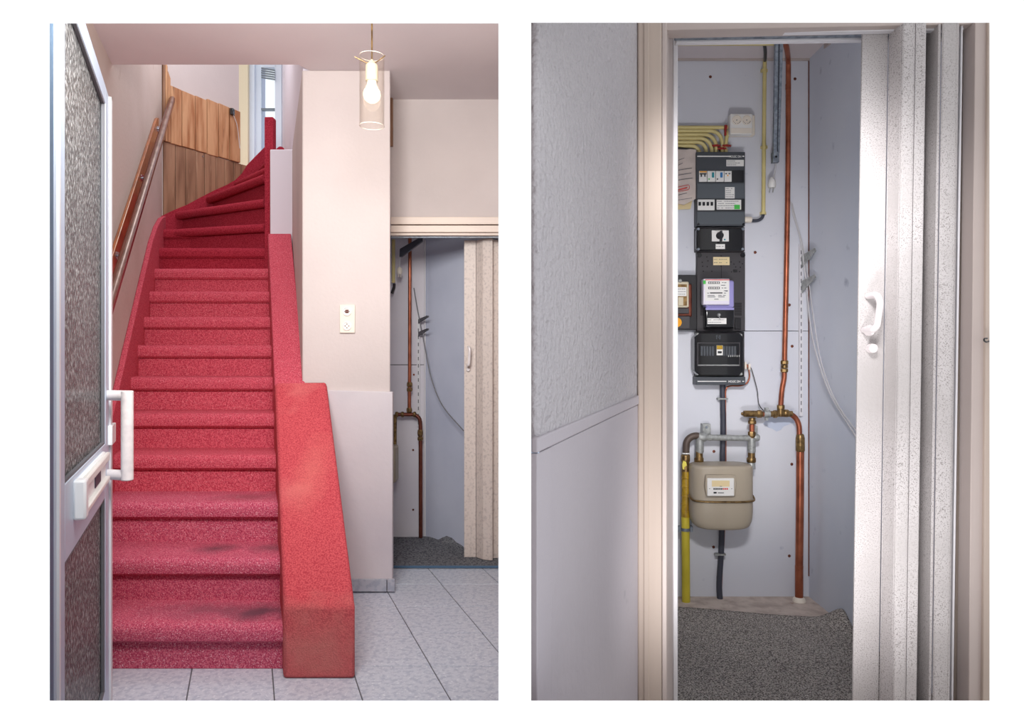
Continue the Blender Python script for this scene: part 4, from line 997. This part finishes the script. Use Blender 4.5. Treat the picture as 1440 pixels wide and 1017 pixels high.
# steel channel hanging from above
scn = thing('steel_channel', P(1092, 228, back(.1)), 'grey steel channel hanging down beside the copper pipe', 'channel')
q = lambda x, y: P(x, y, 3.10 if y < 100 else back(.06))
MB().poly([q(1090.8, 50), q(1095, 50), q(1092.5, 228), q(1087.8, 228)], (0, .02, 0)).build('flange', 'steel', scn, bevel=0.001)
MB().poly([q(1096.5, 50), q(1101.8, 50), q(1096.5, 215), q(1092.8, 215)], (0, .03, 0)).build('flange', 'steel', scn, bevel=0.001)
MB().poly([q(1094.5, 50), q(1097.5, 50), q(1094, 215), q(1091.5, 215)], (0, .05, 0)).build('web', 'cable', scn)
MB().px(1087.2, 1096, 213, 228, back(.075), .03).build('end_bracket', 'steel', scn, bevel=0.002)
MB().lathe([(.005, -.003), (.005, .0)], P(1091.5, 220.5, back(.076)), 'y', 10).build('bracket_hole', 'dark', scn)
plg = thing('plug', P(1085, 272, back(.04)), 'white mains plug hanging on a cord below the steel channel', 'plug')
MB().tube(bez([P(1091, 228, back(.05)), P(1090, 240, back(.05)), P(1088, 250, back(.05))], 4), .0032, 8).build('cord', 'cablewhite', plg)
mb = MB(); c = P(1085.5, 260, back(.05))
mb.lathe([(.006, .036), (.010, .03), (.017, .018), (.019, 0), (.016, -.014)], c, 'z', 14)
mb.build('plug_body', 'white_plastic', plg)
for dx in (-.008, .008): MB().tube([c + Vector((dx, 0, -.012)), c + Vector((dx-.004, 0, -.036))], .0026, 8).build('pin', 'galv', plg)

# paper manuals
pb = thing('paper_booklet', P(965, 290, back(.03)), 'worn paper booklet with a red stamp stuck left of the fuse box', 'booklet')
MB().poly([P(940, 209, back(.02)), P(979, 210, back(.03)), P(979.5, 279, back(.035)), P(962, 288, back(.035)), P(940, 284, back(.02))], (0, .006, 0)).build('front_page', 'paper', pb)
MB().poly([P(940, 284, back(.012)), P(974, 280, back(.012)), P(971, 294, back(.012)), P(940, 295, back(.012))], (0, .004, 0)).build('back_page', 'label_old', pb)
mb = MB(); 
for k in range(9):
    if k in (5, 6): continue
    y = 222 + k*7; xe = 966 + random.uniform(-6, 8); mb.poly([P(954, y+3, back(.034)), P(xe, y, back(.036)), P(xe, y+.7, back(.036)), P(954, y+3.7, back(.034))], (0, .001, 0))
mb.build('print', 'ink', pb)
mb = MB(); f_ = [(952, 263.5), (968, 260), (969.5, 261.5), (969.5, 265), (968, 266.8), (952, 270)]
mb.tube([P(x, y, back(.037)) for x, y in f_], .0012, 6); mb.poly([P(953.5, 266.4, back(.0375)), P(966.5, 263, back(.0375)), P(966.5, 264.6, back(.0375)), P(953.5, 268, back(.0375))], (0, .001, 0))
mb.build('red_stamp', 'inkred', pb)
tag(MB().tube([P(949, 208, back(.03)), P(958, 209, back(.03)), P(980, 210.3, back(.02))], [.006, .0035, .002], 8).build('cable_tie', 'black'), 'black tie above the paper booklet', 'tie')

# thick cable with earth wire
tc = thing('supply_cable', P(1013, 850, back(.02)), 'thick dark supply cable running down behind the gas meter to the floor', 'cable')
MB().tube(bez([P(1016, 541, back(.02)), P(1017, 600, back(.02)), P(1016, 650, back(.02)), P(1015, 745, back(.02)), P(1014, 780, back(.02)), P(1011.5, 820, back(.02)), P(1013, 850, back(.03))], 5), .0135, 12).build('cable', 'cable', tc)
MB().lathe([(.014, -.05), (.012, .0)], P(1013, 846, back(.03)), 'z', 12).build('cable_end', 'ivory', tc)
MB().tube(bez([P(1049.5, 513, back(.03)), P(1052.5, 518, back(.03)), P(1054, 530, back(.03)), P(1050, 539, back(.03)), P(1041, 542.5, back(.03)), P(1027, 543, back(.03)), P(1021, 548, back(.03)), P(1020.2, 570, back(.025)), P(1020.5, 650, back(.02)), P(1018.5, 750, back(.02)), P(1016, 790, back(.02)), P(1014.5, 830, back(.02))], 6), .0038, 8).build('earth_wire', 'copper', tc)
for y in (561, 780.5):
    MB().px(1010 if y < 700 else 1006.5, 1024 if y < 700 else 1021, y-1, y+1.2, back(.038), .03).lathe([(.004, -.004), (.004, 0)], P(1022 if y < 700 else 1019, y, back(.038)), 'y', 8).build('cable_clip', 'galv', tc)
pipe('thin_cable', bez([P(1053, 513, back(.03)), P(1056, 518, back(.03)), P(1060, 530, back(.03)), P(1065, 550, back(.03)), P(1067, 568, back(.03)), P(1073, 577, back(.06))], 6), .0022, 'black', 'thin black wire from the fuse box to the copper pipe', 'cable', n=6)
MB().px(1047.5, 1050, 509.5, 519, back(.04), .03).px(1052.8, 1055.5, 512, 520, back(.04), .03).build('terminal', 'ivory', tc)

# main copper pipe assembly
Yg = back(.07)
cp = thing('copper_gas_pipe', P(1124, 855, Yg), 'copper gas pipe with brass fittings running from ceiling to floor', 'pipe')
MB().tube(bez([P(1101.5, 56, 3.17), P(1106, 67, 3.23), P(1108.3, 84, 3.34), P(1108.6, 110, Yg), P(1108, 250, Yg), P(1105.5, 400, Yg), P(1103.2, 508, Yg)], 6), .0118, 14).build('riser', 'copper', cp)
MB().lathe([(.0128, -.012), (.0128, .012)], P(1108.4, 122, Yg), 'z', 14).build('pipe_fitting', 'copper', cp)
MB().tube(bez([P(1103, 522, Yg), P(1102.5, 533, Yg), P(1099.5, 550, Yg), P(1098, 570, Yg)], 5), .0118, 14).build('offset_pipe', 'copper', cp)
def nut(x, y, rr, hh, ax='z', Y=None, n=8, m='brass'):
    return MB().lathe([(rr*.86, -hh), (rr, -hh*.7), (rr, hh*.7), (rr*.86, hh)], P(x, y, Y or Yg), ax, n).build('pipe_fitting', m, cp)
nut(1103.2, 510, .0185, .010); nut(1103.1, 515.5, .016, .008, n=14); nut(1102.9, 521, .0185, .009)
nut(1098, 572.5, .0185, .010); nut(1097.7, 579, .0155, .022, n=14); nut(1090, 582.5, .0185, .010, 'x'); nut(1105.5, 581.5, .0185, .012, 'x')
MB().lathe([(.0145, -.055), (.0145, .05)], P(1099, 582.3, Yg), 'x', 14).build('tee', 'brass', cp)
MB().tube([P(1064, 582.7, Yg), P(1090, 582.5, Yg)], .0122, 14).build('cross_pipe', 'copper', cp)
MB().lathe([(.018, -.016), (.018, .013)], P(1078.5, 582, Yg), 'x', 12).px(1076.5, 1081, 573.5, 578, Yg-.012, .02).px(1076.8, 1080.5, 587.5, 591.5, Yg-.01, .015).build('earth_clamp', 'galv', cp)
nut(1068, 582.3, .0185, .013, 'x')
MB().lathe([(.0155, -.04), (.0155, .036)], P(1059.5, 582, Yg), 'x', 14).build('tee', 'brass', cp)
MB().lathe([(.015, -.004), (.015, .004)], P(1049.7, 582, Yg), 'x', 14).build('white_seal', 'label', cp)
nut(1047, 582, .0145, .006, 'x'); nut(1044.3, 582.2, .008, .006, 'x')
MB().tube([P(1099, 582, Yg), P(1107, 582, Yg)] + [P(1107+17*math.sin(a*math.pi/16), 582+22*(1-math.cos(a*math.pi/16)), Yg) for a in range(1, 9)] + [P(1124.3, 615, Yg)], .0125, 14).build('bend', 'copper', cp)
MB().lathe([(.0135, .05), (.017, .045), (.019, .035), (.0205, .03), (.0205, -.03), (.017, -.036), (.0165, -.05)][::-1], P(1125.3, 625, Yg), 'z', 16).build('coupling', 'brass', cp)
MB().tube([P(1125.3, 632, Yg), P(1125, 700, Yg), P(1123.8, 797, Yg)], .0178, 16).build('lower_pipe', 'copper', cp)
MB().lathe([(.019, -.006), (.019, .006)], P(1123.8, 797.5, Yg), 'z', 16).build('pipe_fitting', 'copper', cp)
MB().tube([P(1123.8, 797, Yg), P(1123.7, 855, Yg)], .0186, 16).build('floor_sleeve', 'copper', cp)
mb = MB(); mb.lathe([(.031, 0.001), (.029, .012), (.021, .022)], (P(1123.7, 0, Yg).x, Yg, 0), 'z', 16); mb.build('floor_collar', 'ivory', cp)
# left leg down to the meter bracket
nut(1057.8, 590.5, .015, .010, n=14); nut(1057.8, 594, .0195, .009)
MB().tube([P(1057.6, 588, Yg), P(1057.2, 612, Yg)], .0115, 14).build('drop_pipe', 'copper', cp)
nut(1057.2, 611, .0185, .014); nut(1057.2, 617, .0165, .008, n=14)

# gas meter with bracket
Yk = Yg
gm = thing('gas_meter', P(1019, 748, Yk), 'rounded taupe gas meter with a small counter window and wire band', 'meter')
def slab_ring(zc, hw, hd, ry, cx, cy, n=40):
    out = []
    for k in range(n):
        a = 2*math.pi*k/n; cs, sn = math.cos(a), math.sin(a)
        e = 2/3.2
        out.append(Vector((cx + math.copysign(abs(cs)**e, cs)*hw, cy + math.copysign(abs(sn)**e, sn)*hd, zc)))
    return out
cx = P(1018.3, 0, 3.26).x; cy = Yg - .052; hw = .142; hd = .085
z_t = P(0, 658, cy-hd).z; z_b = P(0, 746.5, cy-hd).z; hgt = z_t - z_b
rings = []
for f_, zz in ((.72, 0), (.82, .004), (.90, .013), (.955, .03), (.985, .05), (1, .075)): rings.append(slab_ring(z_b+zz, hw*f_, hd*(.5+.5*f_), 0, cx, cy))
for f_, zz in ((1, -.012), (.985, -.003), (.955, .003), (.9, .006), (.6, .008)): rings.append(slab_ring(z_t+zz, hw*f_, hd*f_, 0, cx, cy))
MB().loft(rings).build('housing', 'gas', gm)
zb_ = P(0, 706, cy-hd).z
ring = slab_ring(zb_, hw*1.045, hd*1.06, 0, cx, cy, 48)
pth = [p for p in ring if p.y < cy + .02]
pth.sort(key=lambda p: math.atan2(p.y-cy, p.x-cx) % (2*math.pi) if True else 0)
pth = [Vector((p.x, p.y, p.z + .02*max(0, (p.y-(cy-hd*.6))/(hd*.8)))) for p in pth]
# order along the front from left to right
fr = sorted([p for p in pth], key=lambda p: p.x if abs(p.y-cy) < 9 else 0)
MB().tube(fr, .0045, 8).build('band', 'brass', gm)
MB().loft([slab_ring(zb_-.0025, hw*1.012, hd*1.015, 0, cx, cy), slab_ring(zb_+.0025, hw*1.012, hd*1.015, 0, cx, cy)]).build('housing_seam', 'gas', gm)
Yw = cy - hd
MB().poly([P(993, 668, Yw-.012), P(1034, 668, Yw-.012), P(1036.5, 683, Yw-.012), P(1034, 698.5, Yw-.012), P(993.5, 698.5, Yw-.012), P(991, 683, Yw-.012)], (0, .02, 0)).build('index_frame', 'gas', gm, bevel=0.004)
ix = MB().px(994.8, 1032.6, 672.8, 698, Yw-.018, .015).build('index_window', 'label', gm, bevel=0.003)
MB().px(1001, 1026, 676, 684.5, Yw-.0188, .001).build('paper_label', 'label_old', ix)
mb = MB()
for k in range(5): mb.px(1003.3+k*2.7, 1005.3+k*2.7, 686.6, 688.8, Yw-.0192, .001)
mb.px(1003.5, 1007.8, 692, 694.2, Yw-.0192, .001); mb.px(1009.5, 1018, 692.7, 693.7, Yw-.0192, .001); mb.px(1012, 1015.2, 683.8, 684.4, Yw-.0196, .001)
mb.build('counter', 'inkblack', ix)
mb = MB()
for k in range(3): mb.px(1016.8+k*2.5, 1018.7+k*2.5, 686.6, 688.8, Yw-.0192, .001)
mb.build('red_counter', 'inkred', ix)
for x in (998, 1029): MB().lathe([(.0015, -.001), (.002, 0)], P(x, 687.5, Yw-.018), 'y', 8).build('screw', 'inkblack', ix)
for x, nm in ((983, 'l'), (1056.5, 'r')):
    c = P(x, 652, Yg)
    MB().lathe([(.019, -.025), (.018, .002), (.015, .006)], c, 'z', 16).build('connection_boss', 'gas' if x < 1000 else 'galv', gm)
    MB().lathe([(.020, -.006), (.0225, -.003), (.0225, .013), (.020, .016)], P(x, 648.5, Yg), 'z', 8).build('union_nut', 'brass', gm)
    MB().lathe([(.019, 0), (.0165, .012), (.0165, .04), (.0155, .055)], P(x+.3, 646, Yg), 'z', 14).build('union_tail', 'brass', gm)
    MB().lathe([(.0175, -.003), (.0175, .003)], P(x+.6, 633, Yg), 'z', 14).build('white_seal', 'label', gm)
mbk = thing('meter_bracket', P(1020, 625, Yg), 'zinc bracket bar joining the two meter pipes above the gas meter', 'bracket')
MB().tube([P(980, 615, Yg), P(1062, 616.5, Yg)], .0145, 14).build('bar', 'galv', mbk)
MB().lathe([(.018, -.018), (.022, -.012), (.022, .010), (.018, .02)], P(987, 615, Yg), 'x', 14).build('tee', 'galv', mbk)
MB().lathe([(.018, .02), (.019, -.05), (.017, -.058)], P(984, 620, Yg), 'z', 14).build('drop_leg', 'galv', mbk)
MB().lathe([(.018, .02), (.019, -.036), (.017, -.05)], P(1057, 622, Yg), 'z', 14).build('drop_leg', 'galv', mbk)
MB().lathe([(.013, -.014), (.017, -.008), (.017, .008), (.013, .014)], P(1063.5, 615.5, Yg), 'x', 10).build('end_plug', 'galv', mbk)
MB().lathe([(.017, -.006), (.017, .006)], P(998, 615.2, Yg), 'x', 8).build('lock_nut', 'galv', mbk)
for x0, x1, y0 in ((988.5, 999.5, 596.5), (1062, 1065.5, 599)):
    MB().px(x0, x1, y0, 612, back(.05), .05).build('wall_plate', 'galv', mbk, bevel=0.002)
MB().lathe([(.006, -.004), (.007, 0)], P(993.5, 601, back(.05)), 'y', 8).build('bolt', 'steel', mbk)

# yellow gas inlet pipe
yp = thing('gas_inlet_pipe', P(964, 858, Yg), 'yellow gas inlet pipe rising from the floor left of the gas meter', 'pipe')
xy = 964
MB().tube([P(963.8, 725, Yg), P(964.4, 790, Yg), P(964.8, 856, Yg)], .0195, 16).build('yellow_pipe', 'yellow', yp)
MB().tube([P(964.5, 663, Yg), P(965, 700, Yg), P(964, 727, Yg)], [.0205, .0215, .0205], 16).build('taped_section', 'tape', yp, bevel=0)
for y in (672, 684, 697, 709, 719): MB().lathe([(.0205, -.004), (.0225, 0), (.0205, .004)], P(964.6, y, Yg), 'z', 16).build('tape_turn', 'tape', yp)
MB().poly([P(969, 666, Yg-.015), P(973.5, 671, Yg-.015), P(974, 675.5, Yg-.015), P(970, 673, Yg-.015)], (0, .003, 0)).build('tape_end', 'tape', yp)
MB().lathe([(.019, -.05), (.020, -.02), (.020, -.016), (.0185, .012), (.0215, .02), (.0215, .045), (.018, .05)], P(964, 654, Yg), 'z', 10).build('valve', 'brass', yp)
MB().poly([P(961, 648, Yg-.022), P(965, 650, Yg-.022), P(966, 655, Yg-.022), P(962.5, 657, Yg-.022), P(962.5, 661, Yg-.022), P(960, 660, Yg-.022), P(959.5, 653, Yg-.022)], (0, .003, 0)).build('yellow_tag', 'tag_yellow', yp)
MB().lathe([(.0185, -.003), (.0185, .003)], P(964.3, 637.5, Yg), 'z', 14).build('white_seal', 'label', yp)
MB().tube([P(964.6, 637, Yg), P(965, 628, Yg)] + [P(965+14*(1-math.cos(a*math.pi/16)), 626-13*math.sin(a*math.pi/16), Yg) for a in range(0, 9)] + [P(982, 613.3, Yg)], .0165, 14).build('elbow', 'brown_pipe', yp)
MB().lathe([(.0225, -.007), (.0225, .007)], P(964, 744.5, Yg), 'z', 16).px(953.5, 957.5, 740.5, 748.5, Yg-.006, .02).px(971, 974.5, 740.5, 748.5, Yg-.006, .02).px(970.5, 973, 728, 741, Yg+.02, .02).build('pipe_clamp', 'steel', yp)

# slotted shelf rail, brackets, loose cables, screws
sr2 = thing('shelf_rail', P(1127, 585, back(.01)), 'white slotted shelf rail right of the tall copper pipe', 'rail')
MB().px(1124.3, 1129.2, 343, 585.5, back(.014), .014).build('upright', 'track', sr2, bevel=0.001)
for k in range(23): MB().px(1126.2, 1127.4, 352+k*10.1, 357.5+k*10.1, back(.0145), .002).build('slot', 'ink', sr2)
for k, y in enumerate((362, 398)):
    a = P(1127, y, back(.014))
    tag(MB().poly([a + Vector((0, 0, .008)), a + Vector((.02, -.10, .03)), a + Vector((.02, -.11, .015)), a + Vector((0, 0, -.05))], (.004, 0, 0)).build('shelf_bracket', 'galv'),
        ('upper' if k == 0 else 'lower') + ' of two pale shelf brackets beside the copper pipe', 'bracket', 'shelf brackets beside the copper pipe')
pipe('loose_cable', bez([P(1112, 284, back(.015)), P(1116, 303, back(.02)), P(1125, 335, back(.03)), P(1133, 390, back(.04)), P(1140, 460, 3.33), P(1150, 505, 3.22), P(1168, 555, 3.12), P(1206, 618, 2.93)], 6), .0035, 'cablewhite', 'left of two thin pale cables drooping to the right of the copper pipe', 'cable', n=8)
pipe('loose_cable', bez([P(1114, 286, back(.012)), P(1120, 312, back(.015)), P(1130, 350, back(.03)), P(1138, 400, back(.06)), P(1143, 440, 3.3), P(1155, 510, 3.18), P(1176, 565, 3.06), P(1208, 612, 2.9)], 6), .0028, 'cablewhite', 'right of two thin pale cables drooping to the right of the copper pipe', 'cable', n=8)
for i, (x, y, lb_) in enumerate(((999, 108, 'dark screw near the top left of the back wall'), (1118, 111, 'dark screw near the top right, beside the copper pipe'), (1110, 429, 'screw right of the copper pipe above the board joint'),
        (1114, 487, 'screw right of the copper pipe below the board joint'), (1062, 355, 'screw right of the black switch box'), (1004, 635, 'screw between the two gas meter pipes'), (1113.5, 653, 'screw left of the brass coupling'),
        (1003.5, 769.5, 'screw left of the supply cable below the gas meter'), (1110, 782, 'screw left of the lower copper pipe'))):
    tag(MB().lathe([(.0025, -.004), (.006, -.003), (.0075, 0)], P(x, y, YB-.0005), 'y', 10).build('screw', 'copperdark'), lb_, 'screw', 'screws in the back wall')
